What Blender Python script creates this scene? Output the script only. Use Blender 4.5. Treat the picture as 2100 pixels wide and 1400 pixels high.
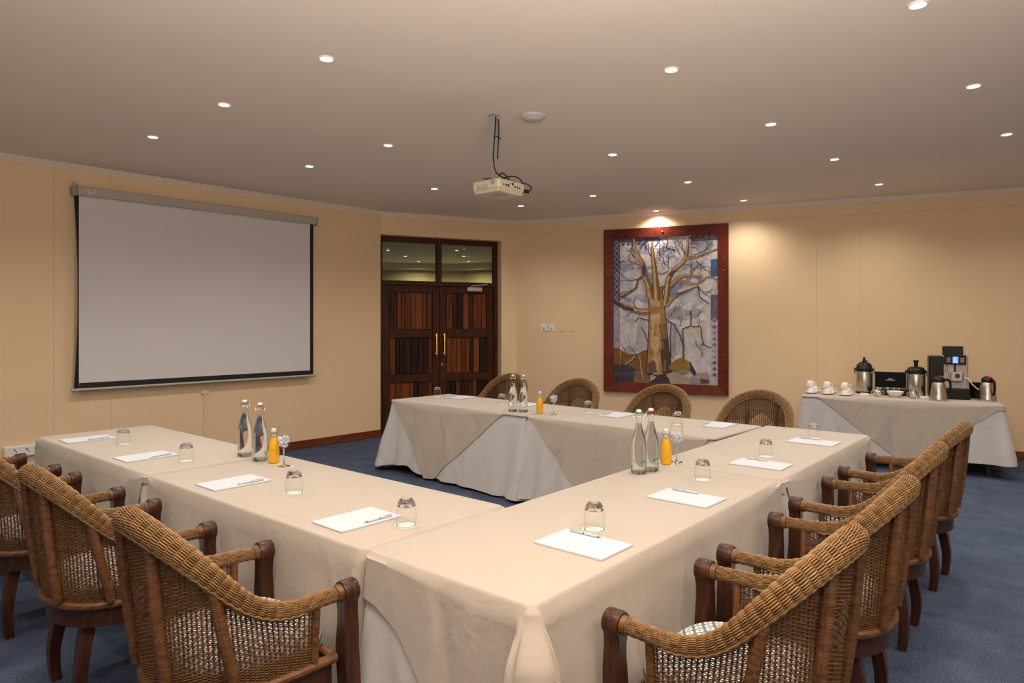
import bpy, math, random
from mathutils import Vector, Matrix
random.seed(7)
S = bpy.context.scene
for o in list(bpy.data.objects): bpy.data.objects.remove(o)
COL = S.collection
PI = math.pi
R_ = math.radians
# World frame: +x runs along the chair row on the right, +y along the row in front of the screen.
TH = R_(40.2)
def cw(X, Y):                                   # room survey coordinates (camera heading) -> world
    return (X*math.sin(TH) + Y*math.cos(TH), -X*math.cos(TH) + Y*math.sin(TH))
CEIL = 3.13
# ------------------------------------------------------------------ camera
cam = bpy.data.cameras.new('camera'); cam.sensor_width = 36.0; cam.lens = 36.0*1385/2100
cam.shift_y = -33/2100; cam.clip_start = 0.05
camo = bpy.data.objects.new('camera', cam); COL.objects.link(camo)
camo.location = (0, 0, 1.55); camo.rotation_euler = (R_(90), 0, TH - R_(90) + 0.0)
S.camera = camo
# heading: looking along (cos40.2, sin40.2) in world
camo.rotation_euler = (R_(90), 0, TH - PI/2)
# ------------------------------------------------------------------ world, exposure, lights
w = bpy.data.worlds.new('world'); S.world = w; w.use_nodes = True
w.node_tree.nodes['Background'].inputs[0].default_value = (0.5, 0.5, 0.55, 1)
w.node_tree.nodes['Background'].inputs[1].default_value = 0.05
S.view_settings.view_transform = 'Standard'; S.view_settings.look = 'None'
S.view_settings.exposure = 0.06; S.view_settings.gamma = 1.0; S.view_settings.use_curve_mapping = False
S.cycles.max_bounces = 12; S.cycles.diffuse_bounces = 6; S.cycles.glossy_bounces = 6
S.cycles.transmission_bounces = 12; S.cycles.transparent_max_bounces = 16
S.cycles.sample_clamp_indirect = 6.0
LAMP = (1.0, 0.93, 0.84)
SPOT_W = 50.0
def spot(loc, power=SPOT_W, angle=146, blend=1.0, parent=None, col=LAMP):
    l = bpy.data.lights.new('lamp', 'SPOT'); l.energy = power; l.color = col
    l.spot_size = R_(angle); l.spot_blend = blend; l.shadow_soft_size = 0.045
    o = bpy.data.objects.new('lamp', l); COL.objects.link(o); o.location = loc
    if parent: o.parent = parent
    return o
def area(loc, rot, sx, sy, power, col):  # makes the added fill lights; no window stands behind them
    l = bpy.data.lights.new('added_fill', 'AREA'); l.shape = 'RECTANGLE'; l.size = sx; l.size_y = sy
    l.energy = power; l.color = col
    o = bpy.data.objects.new('added_fill', l); COL.objects.link(o); o.location = loc; o.rotation_euler = rot
    return o
# two unseen cool fill lights added at the solid rear wall to raise the ambient
FILL_W = 22.0
for X in (-3.6, 3.6):
    x, y = cw(X, -2.9)
    area((x, y, 1.6), (R_(90), 0, TH - PI/2), 3.0, 2.2, FILL_W, (0.92, 0.95, 1.0))
# unseen warm uplight added above the camera to brighten the ceiling
x, y = cw(0.3, 0.2)
area((x, y, 2.0), (R_(180-16), 0, TH - PI/2), 1.6, 1.2, 230.0, (1.0, 0.90, 0.79))
# the rows of downlights behind the frame's edge
for b, a in ((2.34, 2.0), (2.34, 0.6), (0.85, 4.7), (0.85, 3.3), (0.85, 5.95), (0.85, 1.9), (0.85, 0.5), (-0.65, 3.3), (-0.65, 5.2),
             (3.83, -0.8), (5.37, -0.8), (6.9, -0.85), (2.34, -0.9), (0.85, -1.0), (5.0, -2.2), (7.2, -2.2), (3.2, -2.4)):
    spot((b, a, CEIL - 0.03), 30.0 if b == 2.34 else SPOT_W)

# ------------------------------------------------------------------ mesh helpers
class MB:
    def __init__(s): s.v = []; s.f = []; s.uv = []; s.mi = []; s.col = []; s.cur = 0; s.ccol = None
    def add(s, verts, faces, uvs=None, M=None):
        o = len(s.v)
        for p in verts:
            p = Vector(p)
            if M is not None: p = M @ p
            s.v.append((p.x, p.y, p.z))
        for i, f in enumerate(faces):
            s.f.append(tuple(o+k for k in f)); s.mi.append(s.cur)
            s.uv.append(uvs[i] if uvs else None); s.col.append(s.ccol)
        return s
    def box(s, c, d, bev=0.0, M=None):
        hx, hy, hz = d[0]/2, d[1]/2, d[2]/2
        cx, cy, cz = c
        if bev <= 0:
            vs = [(cx+i*hx, cy+j*hy, cz+k*hz) for i in (-1,1) for j in (-1,1) for k in (-1,1)]
            fs = [(0,1,3,2),(4,6,7,5),(0,4,5,1),(2,3,7,6),(0,2,6,4),(1,5,7,3)]
            return s.add(vs, fs, M=M)
        b = min(bev, hx*0.95, hy*0.95, hz*0.95)
        vs = []; ix = {}
        for i in (-1,1):
            for j in (-1,1):
                for k in (-1,1):
                    for ax in range(3):
                        ix[(i,j,k,ax)] = len(vs)
                        vs.append((cx+i*(hx-(0 if ax==0 else b)), cy+j*(hy-(0 if ax==1 else b)), cz+k*(hz-(0 if ax==2 else b))))
        fs = []
        g = lambda i,j,k,a: ix[(i,j,k,a)]
        for q in (-1,1):
            fs.append(tuple(g(q,j,k,0) for j,k in ((-1,-1),(1,-1),(1,1),(-1,1))))
            fs.append(tuple(g(i,q,k,1) for i,k in ((-1,-1),(1,-1),(1,1),(-1,1))))
            fs.append(tuple(g(i,j,q,2) for i,j in ((-1,-1),(1,-1),(1,1),(-1,1))))
        for p in (-1,1):
            for q in (-1,1):
                fs.append((g(p,q,-1,0),g(p,q,1,0),g(p,q,1,1),g(p,q,-1,1)))
                fs.append((g(p,-1,q,0),g(p,1,q,0),g(p,1,q,2),g(p,-1,q,2)))
                fs.append((g(-1,p,q,1),g(1,p,q,1),g(1,p,q,2),g(-1,p,q,2)))
        for i in (-1,1):
            for j in (-1,1):
                for k in (-1,1): fs.append((g(i,j,k,0),g(i,j,k,1),g(i,j,k,2)))
        return s.add(vs, fs, M=M)
    def tube(s, path, r, n=8, caps=True, closed=False, M=None, squash=None, rot=0.0):
        P = [Vector(p) for p in path]; N = len(P)
        rr = r if isinstance(r, (list, tuple)) else [r]*N
        T = []
        for i in range(N):
            a = P[(i-1) % N] if (closed or i > 0) else P[i]
            c = P[(i+1) % N] if (closed or i < N-1) else P[i]
            t = (c-a); T.append(t.normalized() if t.length > 1e-9 else Vector((0,0,1)))
        up = Vector((0,0,1)) if abs(T[0].z) < 0.9 else Vector((0,1,0))
        nrm = (up - T[0]*up.dot(T[0])).normalized()
        vs = []; L = 0.0; Ls = []
        for i in range(N):
            if i: L += (P[i]-P[i-1]).length
            Ls.append(L)
            nrm = (nrm - T[i]*nrm.dot(T[i]))
            nrm = nrm.normalized() if nrm.length > 1e-9 else Vector((1,0,0))
            bi = T[i].cross(nrm)
            for k in range(n):
                th = 2*PI*k/n + rot
                sx = math.cos(th)*rr[i]; sy = math.sin(th)*rr[i]
                if squash: sx *= squash
                vs.append(P[i] + nrm*sx + bi*sy)
        fs = []; uvs = []
        for i in range(N if closed else N-1):
            j = (i+1) % N
            for k in range(n):
                m = (k+1) % n
                fs.append((i*n+k, i*n+m, j*n+m, j*n+k))
                l1 = Ls[j] if j > i else L + (P[0]-P[-1]).length
                uvs.append(((Ls[i],k/n),(Ls[i],(k+1)/n),(l1,(k+1)/n),(l1,k/n)))
        if caps and not closed:
            fs.append(tuple(range(n))[::-1]); uvs.append(tuple((0,0) for _ in range(n)))
            fs.append(tuple((N-1)*n+k for k in range(n))); uvs.append(tuple((L,0) for _ in range(n)))
        return s.add(vs, fs, uvs, M)
    def lathe(s, prof, n=24, M=None, a0=0.0, a1=2*PI):
        full = abs(a1-a0-2*PI) < 1e-6
        K = n if full else n+1
        vs = []; fs = []
        for (r, z) in prof:
            for k in range(K):
                th = a0+(a1-a0)*k/n
                vs.append((r*math.cos(th), r*math.sin(th), z))
        for i in range(len(prof)-1):
            for k in range(n):
                m = (k+1) % K if full else k+1
                A, B, C_, D = i*K+k, i*K+m, (i+1)*K+m, (i+1)*K+k
                if prof[i][0] < 1e-7: fs.append((A, C_, D))
                elif prof[i+1][0] < 1e-7: fs.append((A, B, D))
                else: fs.append((A, B, C_, D))
        return s.add(vs, fs, M=M)
    def prism(s, poly, z0, z1, M=None, bev=0.0):
        n = len(poly)
        if bev:
            c = Vector((sum(p[0] for p in poly)/n, sum(p[1] for p in poly)/n))
            def ins(p, d):
                v = Vector(p)-c; L = v.length
                return tuple(c+v*((L-d)/L)) if L > d else tuple(c)
            rings = [([ins(p, bev) for p in poly], z0), (poly, z0+bev), (poly, z1-bev), ([ins(p, bev) for p in poly], z1)]
        else: rings = [(poly, z0), (poly, z1)]
        vs = [(p[0], p[1], z) for pl, z in rings for p in pl]
        fs = [tuple(range(n))[::-1], tuple((len(rings)-1)*n+k for k in range(n))]
        for i in range(len(rings)-1):
            for k in range(n):
                m = (k+1) % n
                fs.append((i*n+k, i*n+m, (i+1)*n+m, (i+1)*n+k))
        return s.add(vs, fs, M=M)
    def sphere(s, c, r, nu=10, nv=6, M=None, sc=(1,1,1)):
        prof = [(r*math.sin(PI*i/nv), -r*math.cos(PI*i/nv)) for i in range(nv+1)]
        prof[0] = (0, -r); prof[-1] = (0, r)
        T = Matrix.Translation(c) @ Matrix.Diagonal((*sc, 1))
        return s.lathe(prof, nu, (M @ T) if M is not None else T)
    def mesh(s, name, mats, smooth=35):
        me = bpy.data.meshes.new(name); me.from_pydata(s.v, [], s.f)
        for m in (mats if isinstance(mats, (list, tuple)) else [mats]): me.materials.append(m)
        if any(s.mi): me.polygons.foreach_set('material_index', s.mi)
        if any(u is not None for u in s.uv):
            ul = me.uv_layers.new(name='UVMap'); i = 0
            flat = []
            for f, u in zip(s.f, s.uv):
                if u is None: flat.extend([0.0]*2*len(f))
                else:
                    for q in u: flat.extend(q)
            ul.data.foreach_set('uv', flat)
        if any(c is not None for c in s.col):
            ca = me.color_attributes.new('Col', 'FLOAT_COLOR', 'CORNER'); flat = []
            for f, c in zip(s.f, s.col):
                flat.extend((list(c)+[1.0] if c else [1,1,1,1.0])*len(f))
            ca.data.foreach_set('color', flat)
        if smooth:
            me.polygons.foreach_set('use_smooth', [True]*len(me.polygons))
            if smooth < 180: me.set_sharp_from_angle(angle=R_(smooth))
        me.update()
        return me
def obj(name, mb, mats, parent=None, smooth=35, loc=None, rotz=0.0, kind=None, label=None):
    o = bpy.data.objects.new(name, mb.mesh(name, mats, smooth)); COL.objects.link(o)
    if parent: o.parent = parent
    if loc: o.location = loc
    if rotz: o.rotation_euler = (0, 0, rotz)
    if kind: o['kind'] = kind
    if label: o['label'] = label
    return o
def tag(o, label, cat, group=None):
    o['label'] = label; o['category'] = cat
    if group: o['group'] = group
    return o
def thing(name, label, cat, loc=(0,0,0), rotz=0.0, group=None):
    o = bpy.data.objects.new(name, None); COL.objects.link(o); o.empty_display_size = 0.05
    o.location = loc; o.rotation_euler = (0, 0, rotz)
    return tag(o, label, cat, group)
def dup(root, loc, rotz, label, group=None):
    r = root.copy(); COL.objects.link(r); r.location = loc; r.rotation_euler = (0, 0, rotz)
    r['label'] = label
    if group: r['group'] = group
    for ch in list(root.children):
        c = ch.copy(); COL.objects.link(c); c.parent = r
        for g in list(ch.children):
            d = g.copy(); COL.objects.link(d); d.parent = c
    return r
def T_(x, y, z, rz=0.0): return Matrix.Translation((x, y, z)) @ Matrix.Rotation(rz, 4, 'Z')
def lerp(a, b, t): return a+(b-a)*t
def sstep(x):
    x = max(0.0, min(1.0, x)); return x*x*(3-2*x)

# ------------------------------------------------------------------ materials
def new(name):
    m = bpy.data.materials.new(name); m.use_nodes = True
    nt = m.node_tree; return m, nt, nt.nodes, nt.links, nt.nodes['Principled BSDF']
def plain(name, col, rough=0.5, metal=0.0, spec=0.5, var=0.0, vscale=8.0, bump=0.0, bscale=60.0, emit=None, es=0.0, coat=0.0):
    m, nt, N, L, P = new(name)
    P.inputs['Base Color'].default_value = (*col, 1); P.inputs['Roughness'].default_value = rough
    P.inputs['Metallic'].default_value = metal; P.inputs['Specular IOR Level'].default_value = spec
    P.inputs['Coat Weight'].default_value = coat
    if emit: P.inputs['Emission Color'].default_value = (*emit, 1); P.inputs['Emission Strength'].default_value = es
    tc = None
    if var or bump: tc = N.new('ShaderNodeTexCoord')
    if var:
        n = N.new('ShaderNodeTexNoise'); n.inputs['Scale'].default_value = vscale; n.inputs['Detail'].default_value = 4
        r = N.new('ShaderNodeValToRGB')
        r.color_ramp.elements[0].position = 0.3; r.color_ramp.elements[1].position = 0.7
        r.color_ramp.elements[0].color = (*[c*(1-var) for c in col], 1); r.color_ramp.elements[1].color = (*[min(1, c*(1+var)) for c in col], 1)
        L.new(tc.outputs['Object'], n.inputs['Vector']); L.new(n.outputs['Fac'], r.inputs['Fac']); L.new(r.outputs['Color'], P.inputs['Base Color'])
    if bump:
        n = N.new('ShaderNodeTexNoise'); n.inputs['Scale'].default_value = bscale; n.inputs['Detail'].default_value = 3
        b = N.new('ShaderNodeBump'); b.inputs['Strength'].default_value = bump; b.inputs['Distance'].default_value = 0.01
        L.new(tc.outputs['Object'], n.inputs['Vector']); L.new(n.outputs['Fac'], b.inputs['Height']); L.new(b.outputs['Normal'], P.inputs['Normal'])
    return m
def wood(name, dark, light, rough=0.35, sc=(14, 14, 1.2), rnd=0.0, coat=0.2):
    m, nt, N, L, P = new(name)
    tc = N.new('ShaderNodeTexCoord'); mp = N.new('ShaderNodeMapping'); mp.inputs['Scale'].default_value = sc
    n = N.new('ShaderNodeTexNoise'); n.inputs['Scale'].default_value = 3.0; n.inputs['Detail'].default_value = 6; n.inputs['Distortion'].default_value = 0.6
    r = N.new('ShaderNodeValToRGB'); r.color_ramp.elements[0].color = (*dark, 1); r.color_ramp.elements[1].color = (*light, 1)
    r.color_ramp.elements[0].position = 0.3; r.color_ramp.elements[1].position = 0.72
    L.new(tc.outputs['Object'], mp.inputs['Vector']); L.new(mp.outputs['Vector'], n.inputs['Vector'])
    if rnd:
        oi = N.new('ShaderNodeObjectInfo'); ma = N.new('ShaderNodeMath'); ma.operation = 'MULTIPLY_ADD'
        ma.inputs[1].default_value = rnd; ma.inputs[2].default_value = -rnd*0.5
        ad = N.new('ShaderNodeMath'); ad.operation = 'ADD'
        L.new(oi.outputs['Random'], ma.inputs[0]); L.new(ma.outputs[0], ad.inputs[0]); L.new(n.outputs['Fac'], ad.inputs[1]); L.new(ad.outputs[0], r.inputs['Fac'])
    else: L.new(n.outputs['Fac'], r.inputs['Fac'])
    L.new(r.outputs['Color'], P.inputs['Base Color']); P.inputs['Roughness'].default_value = rough; P.inputs['Coat Weight'].default_value = coat
    P.inputs['Coat Roughness'].default_value = 0.2; P.inputs['Specular IOR Level'].default_value = 0.28
    return m
def wicker(name, dark, light, rough=0.45):
    m, nt, N, L, P = new(name)
    g = N.new('ShaderNodeNewGeometry'); tc = N.new('ShaderNodeTexCoord')
    n = N.new('ShaderNodeTexNoise'); n.inputs['Scale'].default_value = 45; n.inputs['Detail'].default_value = 3
    ma = N.new('ShaderNodeMath'); ma.operation = 'MULTIPLY_ADD'; ma.inputs[1].default_value = 0.55; ma.inputs[2].default_value = -0.05
    n2 = N.new('ShaderNodeMath'); n2.operation = 'MULTIPLY_ADD'; n2.inputs[1].default_value = 0.5
    r = N.new('ShaderNodeValToRGB'); r.color_ramp.elements[0].color = (*dark, 1); r.color_ramp.elements[1].color = (*light, 1)
    L.new(tc.outputs['Object'], n.inputs['Vector']); L.new(g.outputs['Random Per Island'], ma.inputs[0])
    L.new(n.outputs['Fac'], n2.inputs[0]); L.new(ma.outputs[0], n2.inputs[2]); L.new(n2.outputs[0], r.inputs['Fac'])
    L.new(r.outputs['Color'], P.inputs['Base Color']); P.inputs['Roughness'].default_value = rough
    P.inputs['Specular IOR Level'].default_value = 0.4
    return m
def cane(name, dark, light):                      # strips wound round a pole: rings along the tube's own length
    m, nt, N, L, P = new(name)
    uv = N.new('ShaderNodeUVMap'); sp = N.new('ShaderNodeSeparateXYZ'); L.new(uv.outputs['UV'], sp.inputs[0])
    mu = N.new('ShaderNodeMath'); mu.operation = 'MULTIPLY'; mu.inputs[1].default_value = 2*PI/0.0048
    ad = N.new('ShaderNodeMath'); ad.operation = 'MULTIPLY_ADD'; ad.inputs[1].default_value = 2*PI
    si = N.new('ShaderNodeMath'); si.operation = 'SINE'
    L.new(sp.outputs['X'], mu.inputs[0]); L.new(sp.outputs['Y'], ad.inputs[0]); L.new(mu.outputs[0], ad.inputs[2]); L.new(ad.outputs[0], si.inputs[0])
    tc = N.new('ShaderNodeTexCoord'); n = N.new('ShaderNodeTexNoise'); n.inputs['Scale'].default_value = 30; n.inputs['Detail'].default_value = 4
    mp = N.new('ShaderNodeMapping'); mp.inputs['Scale'].default_value = (1, 1, 3); L.new(tc.outputs['Object'], mp.inputs['Vector']); L.new(mp.outputs['Vector'], n.inputs['Vector'])
    r = N.new('ShaderNodeValToRGB'); r.color_ramp.elements[0].color = (*dark, 1); r.color_ramp.elements[1].color = (*light, 1)
    r.color_ramp.elements[0].position = 0.3; r.color_ramp.elements[1].position = 0.75
    L.new(n.outputs['Fac'], r.inputs['Fac']); L.new(r.outputs['Color'], P.inputs['Base Color'])
    b = N.new('ShaderNodeBump'); b.inputs['Strength'].default_value = 0.3; b.inputs['Distance'].default_value = 0.0015
    L.new(si.outputs[0], b.inputs['Height']); L.new(b.outputs['Normal'], P.inputs['Normal'])
    P.inputs['Roughness'].default_value = 0.42
    return m
def cloth_mat(name, col, crease=0.35):
    m, nt, N, L, P = new(name)
    tc = N.new('ShaderNodeTexCoord')
    n = N.new('ShaderNodeTexNoise'); n.inputs['Scale'].default_value = 4.5; n.inputs['Detail'].default_value = 4; n.inputs['Roughness'].default_value = 0.55; n.inputs['Distortion'].default_value = 0.3
    n2 = N.new('ShaderNodeTexNoise'); n2.inputs['Scale'].default_value = 14; n2.inputs['Detail'].default_value = 3
    mu = N.new('ShaderNodeMath'); mu.operation = 'MULTIPLY_ADD'; mu.inputs[1].default_value = 0.12
    b = N.new('ShaderNodeBump'); b.inputs['Strength'].default_value = crease; b.inputs['Distance'].default_value = 0.03
    L.new(tc.outputs['Object'], n.inputs['Vector']); L.new(tc.outputs['Object'], n2.inputs['Vector'])
    L.new(n2.outputs['Fac'], mu.inputs[0]); L.new(n.outputs['Fac'], mu.inputs[2]); L.new(mu.outputs[0], b.inputs['Height']); L.new(b.outputs['Normal'], P.inputs['Normal'])
    P.inputs['Base Color'].default_value = (*col, 1); P.inputs['Roughness'].default_value = 0.85; P.inputs['Specular IOR Level'].default_value = 0.2
    P.inputs['Sheen Weight'].default_value = 0.15; P.inputs['Sheen Roughness'].default_value = 0.5
    return m
def thin_glass(name, tint=(1,1,1)):
    m = bpy.data.materials.new(name); m.use_nodes = True; nt = m.node_tree; N = nt.nodes; L = nt.links; N.clear()
    out = N.new('ShaderNodeOutputMaterial'); mx = N.new('ShaderNodeMixShader'); tr = N.new('ShaderNodeBsdfTransparent'); gl = N.new('ShaderNodeBsdfGlossy')
    lw = N.new('ShaderNodeLayerWeight'); lw.inputs['Blend'].default_value = 0.5
    pw = N.new('ShaderNodeMath'); pw.operation = 'POWER'; pw.inputs[1].default_value = 3.2
    fr = N.new('ShaderNodeMath'); fr.operation = 'MULTIPLY_ADD'; fr.inputs[1].default_value = 0.9; fr.inputs[2].default_value = 0.04
    L.new(lw.outputs['Facing'], pw.inputs[0]); L.new(pw.outputs[0], fr.inputs[0])
    tr.inputs['Color'].default_value = (*tint, 1); gl.inputs['Roughness'].default_value = 0.02
    L.new(fr.outputs[0], mx.inputs[0]); L.new(tr.outputs[0], mx.inputs[1]); L.new(gl.outputs[0], mx.inputs[2]); L.new(mx.outputs[0], out.inputs[0])
    return m
def solid_glass(name, col=(1,1,1), ior=1.45, rough=0.0):
    m, nt, N, L, P = new(name)
    P.inputs['Base Color'].default_value = (*col, 1); P.inputs['Transmission Weight'].default_value = 1.0
    P.inputs['IOR'].default_value = ior; P.inputs['Roughness'].default_value = rough
    return m

M_wall = plain('wall_paint', (0.77, 0.575, 0.36), 0.8, spec=0.2, var=0.02, vscale=2, bump=0.03, bscale=120)
M_ceil = plain('ceiling_paint', (0.84, 0.745, 0.655), 0.9, spec=0.1, var=0.015, vscale=1.5)
M_trim = plain('cornice_paint', (0.76, 0.68, 0.60), 0.7, spec=0.2, var=0.02)
M_base = wood('red_brown_skirting_wood', (0.10, 0.022, 0.008), (0.22, 0.055, 0.018), 0.35, (1.5, 1.5, 14))
M_doorw = wood('mahogany_door_wood', (0.022, 0.006, 0.002), (0.085, 0.022, 0.006), 0.45, (16, 16, 1.0), coat=0.0)
M_plank = wood('mahogany_plank_wood', (0.015, 0.005, 0.002), (0.20, 0.052, 0.010), 0.45, (18, 18, 0.8), rnd=0.62, coat=0.0)
M_frame = wood('red_mahogany_frame_wood', (0.085, 0.010, 0.003), (0.16, 0.023, 0.007), 0.5, (4, 4, 4), coat=0.0)
M_brass = plain('polished_brass', (0.80, 0.50, 0.16), 0.25, 1.0)
M_steel = plain('brushed_steel', (0.62, 0.57, 0.52), 0.28, 1.0, var=0.08, vscale=30)
M_chrome = plain('polished_chrome', (0.82, 0.80, 0.77), 0.1, 1.0)
M_black = plain('black_plastic', (0.008, 0.007, 0.006), 0.35, spec=0.3, var=0.05)
M_cable = plain('black_cable_rubber', (0.010, 0.009, 0.008), 0.5, var=0.05)
M_greyp = plain('grey_plastic', (0.34, 0.315, 0.29), 0.45, var=0.03)
M_whitep = plain('white_plastic', (0.78, 0.76, 0.74), 0.4, var=0.01)
M_cream = plain('cream_plastic', (0.66, 0.58, 0.45), 0.45, var=0.03)
M_china = plain('white_china', (0.83, 0.80, 0.76), 0.18, coat=0.3, var=0.01)
M_red = plain('red_plastic', (0.6, 0.02, 0.02), 0.35, var=0.04)
M_paper = plain('white_paper', (0.56, 0.565, 0.60), 0.85, spec=0.15, var=0.006)
M_pen = plain('pale_grey_pen_plastic', (0.50, 0.51, 0.60), 0.35, var=0.03)
M_pent = plain('steel_pen_tip', (0.4, 0.4, 0.45), 0.25, 1.0)
M_coast = plain('cream_coaster_card', (0.82, 0.80, 0.72), 0.8, var=0.02)
M_green = plain('green_print', (0.02, 0.16, 0.06), 0.6, var=0.05)
M_leafg = plain('bright_green_print', (0.01, 0.30, 0.10), 0.5, var=0.1)
M_redr = plain('red_rubber_seal', (0.45, 0.03, 0.03), 0.5, var=0.05)
M_greenr = plain('green_rubber_seal', (0.04, 0.22, 0.12), 0.5, var=0.05)
M_juice = plain('orange_juice', (0.88, 0.45, 0.008), 0.25, spec=0.4, var=0.03)
M_screen = plain('white_screen_fabric', (0.67, 0.635, 0.625), 0.9, spec=0.1, var=0.01, vscale=2)
M_sblack = plain('black_screen_border', (0.008, 0.008, 0.008), 0.6, var=0.05)
M_case = plain('grey_screen_case_paint', (0.44, 0.40, 0.34), 0.45, var=0.02)
M_cloth = cloth_mat('taupe_table_linen', (0.422, 0.364, 0.306))
M_white = cloth_mat('white_table_linen', (0.515, 0.490, 0.475))
M_tabletop = wood('table_plywood', (0.10, 0.06, 0.03), (0.2, 0.12, 0.06), 0.5)
M_dleg = plain('dark_table_leg_paint', (0.02, 0.018, 0.016), 0.4, var=0.05)
M_wick = wicker('brown_wicker', (0.042, 0.015, 0.004), (0.225, 0.100, 0.028))
M_wickd = wicker('dark_wicker_stake', (0.045, 0.018, 0.006), (0.20, 0.085, 0.026))
M_wickr = wicker('honey_wicker_rim', (0.070, 0.027, 0.008), (0.40, 0.220, 0.078), 0.4)
M_core = plain('dark_rim_core', (0.035, 0.014, 0.006), 0.8, var=0.1)
M_cane = cane('wound_cane', (0.065, 0.023, 0.006), (0.215, 0.088, 0.023))
M_chw = wood('dark_chair_wood', (0.017, 0.0062, 0.003), (0.078, 0.026, 0.0115), 0.38, (22, 22, 2.0), coat=0.1)
M_straw = plain('pale_straw', (0.36, 0.21, 0.075), 0.5, var=0.15)
M_tglass = thin_glass('thin_clear_glass')
M_sglass = solid_glass('thick_clear_glass', (0.97, 0.98, 0.97), 1.46)
M_bglass = thin_glass('bottle_glass', (0.985, 0.995, 0.985))
M_bbase = solid_glass('green_tinted_bottle_base', (0.55, 0.75, 0.60), 1.5)
M_water = solid_glass('water', (0.985, 1.0, 0.99), 1.333)
M_mint = plain('crumpled_pearly_wrap', (0.66, 0.70, 0.80), 0.12, spec=0.8, var=0.25, vscale=90)
M_lens = plain('lit_lamp_lens', (1, 1, 1), 0.4, emit=(1.0, 0.93, 0.82), es=14.0)
M_ringw = plain('white_lamp_trim', (0.8, 0.76, 0.70), 0.4, var=0.01)

def carpet():
    m, nt, N, L, P = new('blue_carpet_pile')
    tc = N.new('ShaderNodeTexCoord')
    a = N.new('ShaderNodeTexNoise'); a.inputs['Scale'].default_value = 210; a.inputs['Detail'].default_value = 2
    b = N.new('ShaderNodeTexNoise'); b.inputs['Scale'].default_value = 3.5; b.inputs['Detail'].default_value = 6; b.inputs['Roughness'].default_value = 0.7
    mx = N.new('ShaderNodeMath'); mx.operation = 'MULTIPLY_ADD'; mx.inputs[1].default_value = 0.78
    sc = N.new('ShaderNodeMath'); sc.operation = 'MULTIPLY'; sc.inputs[1].default_value = 0.22
    r = N.new('ShaderNodeValToRGB'); e = r.color_ramp.elements
    e[0].position = 0.36; e[0].color = (0.020, 0.028, 0.054, 1); e[1].position = 0.66; e[1].color = (0.150, 0.180, 0.25, 1)
    e2 = e.new(0.5); e2.color = (0.048, 0.064, 0.108, 1)
    L.new(tc.outputs['Object'], a.inputs['Vector']); L.new(tc.outputs['Object'], b.inputs['Vector'])
    L.new(b.outputs['Fac'], sc.inputs[0]); L.new(a.outputs['Fac'], mx.inputs[0]); L.new(sc.outputs[0], mx.inputs[2]); L.new(mx.outputs[0], r.inputs['Fac'])
    L.new(r.outputs['Color'], P.inputs['Base Color']); P.inputs['Roughness'].default_value = 0.95; P.inputs['Specular IOR Level'].default_value = 0.1
    bu = N.new('ShaderNodeBump'); bu.inputs['Strength'].default_value = 0.2; bu.inputs['Distance'].default_value = 0.006
    L.new(a.outputs['Fac'], bu.inputs['Height']); L.new(bu.outputs['Normal'], P.inputs['Normal'])
    return m
M_carpet = carpet()
def cushion_mat():
    m, nt, N, L, P = new('diamond_print_fabric')
    tc = N.new('ShaderNodeTexCoord'); sp = N.new('ShaderNodeSeparateXYZ'); L.new(tc.outputs['Object'], sp.inputs[0])
    def ma(op, a=None, b=None, va=None, vb=None):
        n = N.new('ShaderNodeMath'); n.operation = op
        if a is not None: L.new(a, n.inputs[0])
        elif va is not None: n.inputs[0].default_value = va
        if b is not None: L.new(b, n.inputs[1])
        elif vb is not None: n.inputs[1].default_value = vb
        return n.outputs[0]
    zz = ma('MULTIPLY', sp.outputs['Z'], vb=1.0)
    ys = ma('SUBTRACT', sp.outputs['Y'], zz)
    px = ma('DIVIDE', sp.outputs['X'], vb=0.062); py = ma('DIVIDE', ys, vb=0.050)
    def cell(off):
        fx = ma('ABSOLUTE', ma('SUBTRACT', ma('FRACT', ma('ADD', px, vb=10+off)), vb=0.5))
        fy = ma('ABSOLUTE', ma('SUBTRACT', ma('FRACT', ma('ADD', py, vb=10+off)), vb=0.5))
        return ma('ADD', fx, fy)
    d = ma('MINIMUM', cell(0.0), cell(0.5))
    out = ma('GREATER_THAN', d, vb=0.36); inn = ma('LESS_THAN', d, vb=0.14)
    g = ma('MAXIMUM', out, inn)
    mx = N.new('ShaderNodeMix'); mx.data_type = 'RGBA'; L.new(g, mx.inputs[0])
    mx.inputs[6].default_value = (0.72, 0.68, 0.62, 1); mx.inputs[7].default_value = (0.14, 0.15, 0.165, 1)
    L.new(mx.outputs[2], P.inputs['Base Color']); P.inputs['Roughness'].default_value = 0.85; P.inputs['Specular IOR Level'].default_value = 0.2
    return m
M_cush = cushion_mat()

# ------------------------------------------------------------------ room shell
class Wall:
    def __init__(s, X, Y, ang):
        s.ox, s.oy = cw(X, Y)
        dx, dy = math.sin(R_(ang)), math.cos(R_(ang))
        ex, ey = cw(dx, dy); s.d = Vector((ex, ey)); s.ang = math.atan2(ey, ex)
        s.n = Vector((ey, -ex))                      # towards the room
        s.M = Matrix.Translation((s.ox, s.oy, 0)) @ Matrix.Rotation(s.ang, 4, 'Z')   # local x along, -y into the room
    def pt(s, t, off=0.0):
        return (s.ox + s.d.x*t + s.n.x*off, s.oy + s.d.y*t + s.n.y*off)
WL = Wall(-1.84, 9.42, 42.07)
WB = Wall(-1.84, 9.42, 65.6)
WR = Wall(0.06, 10.28, 113.3)
def strct(name, mb, mats, **k):
    o = obj(name, mb, mats, **k); o['kind'] = 'structure'; return o
room = [cw(-7.87, 2.74), cw(-6.5, -3.0), cw(6.5, -3.0), WR.pt(8.6), WR.pt(0), WL.pt(0)]
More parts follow.
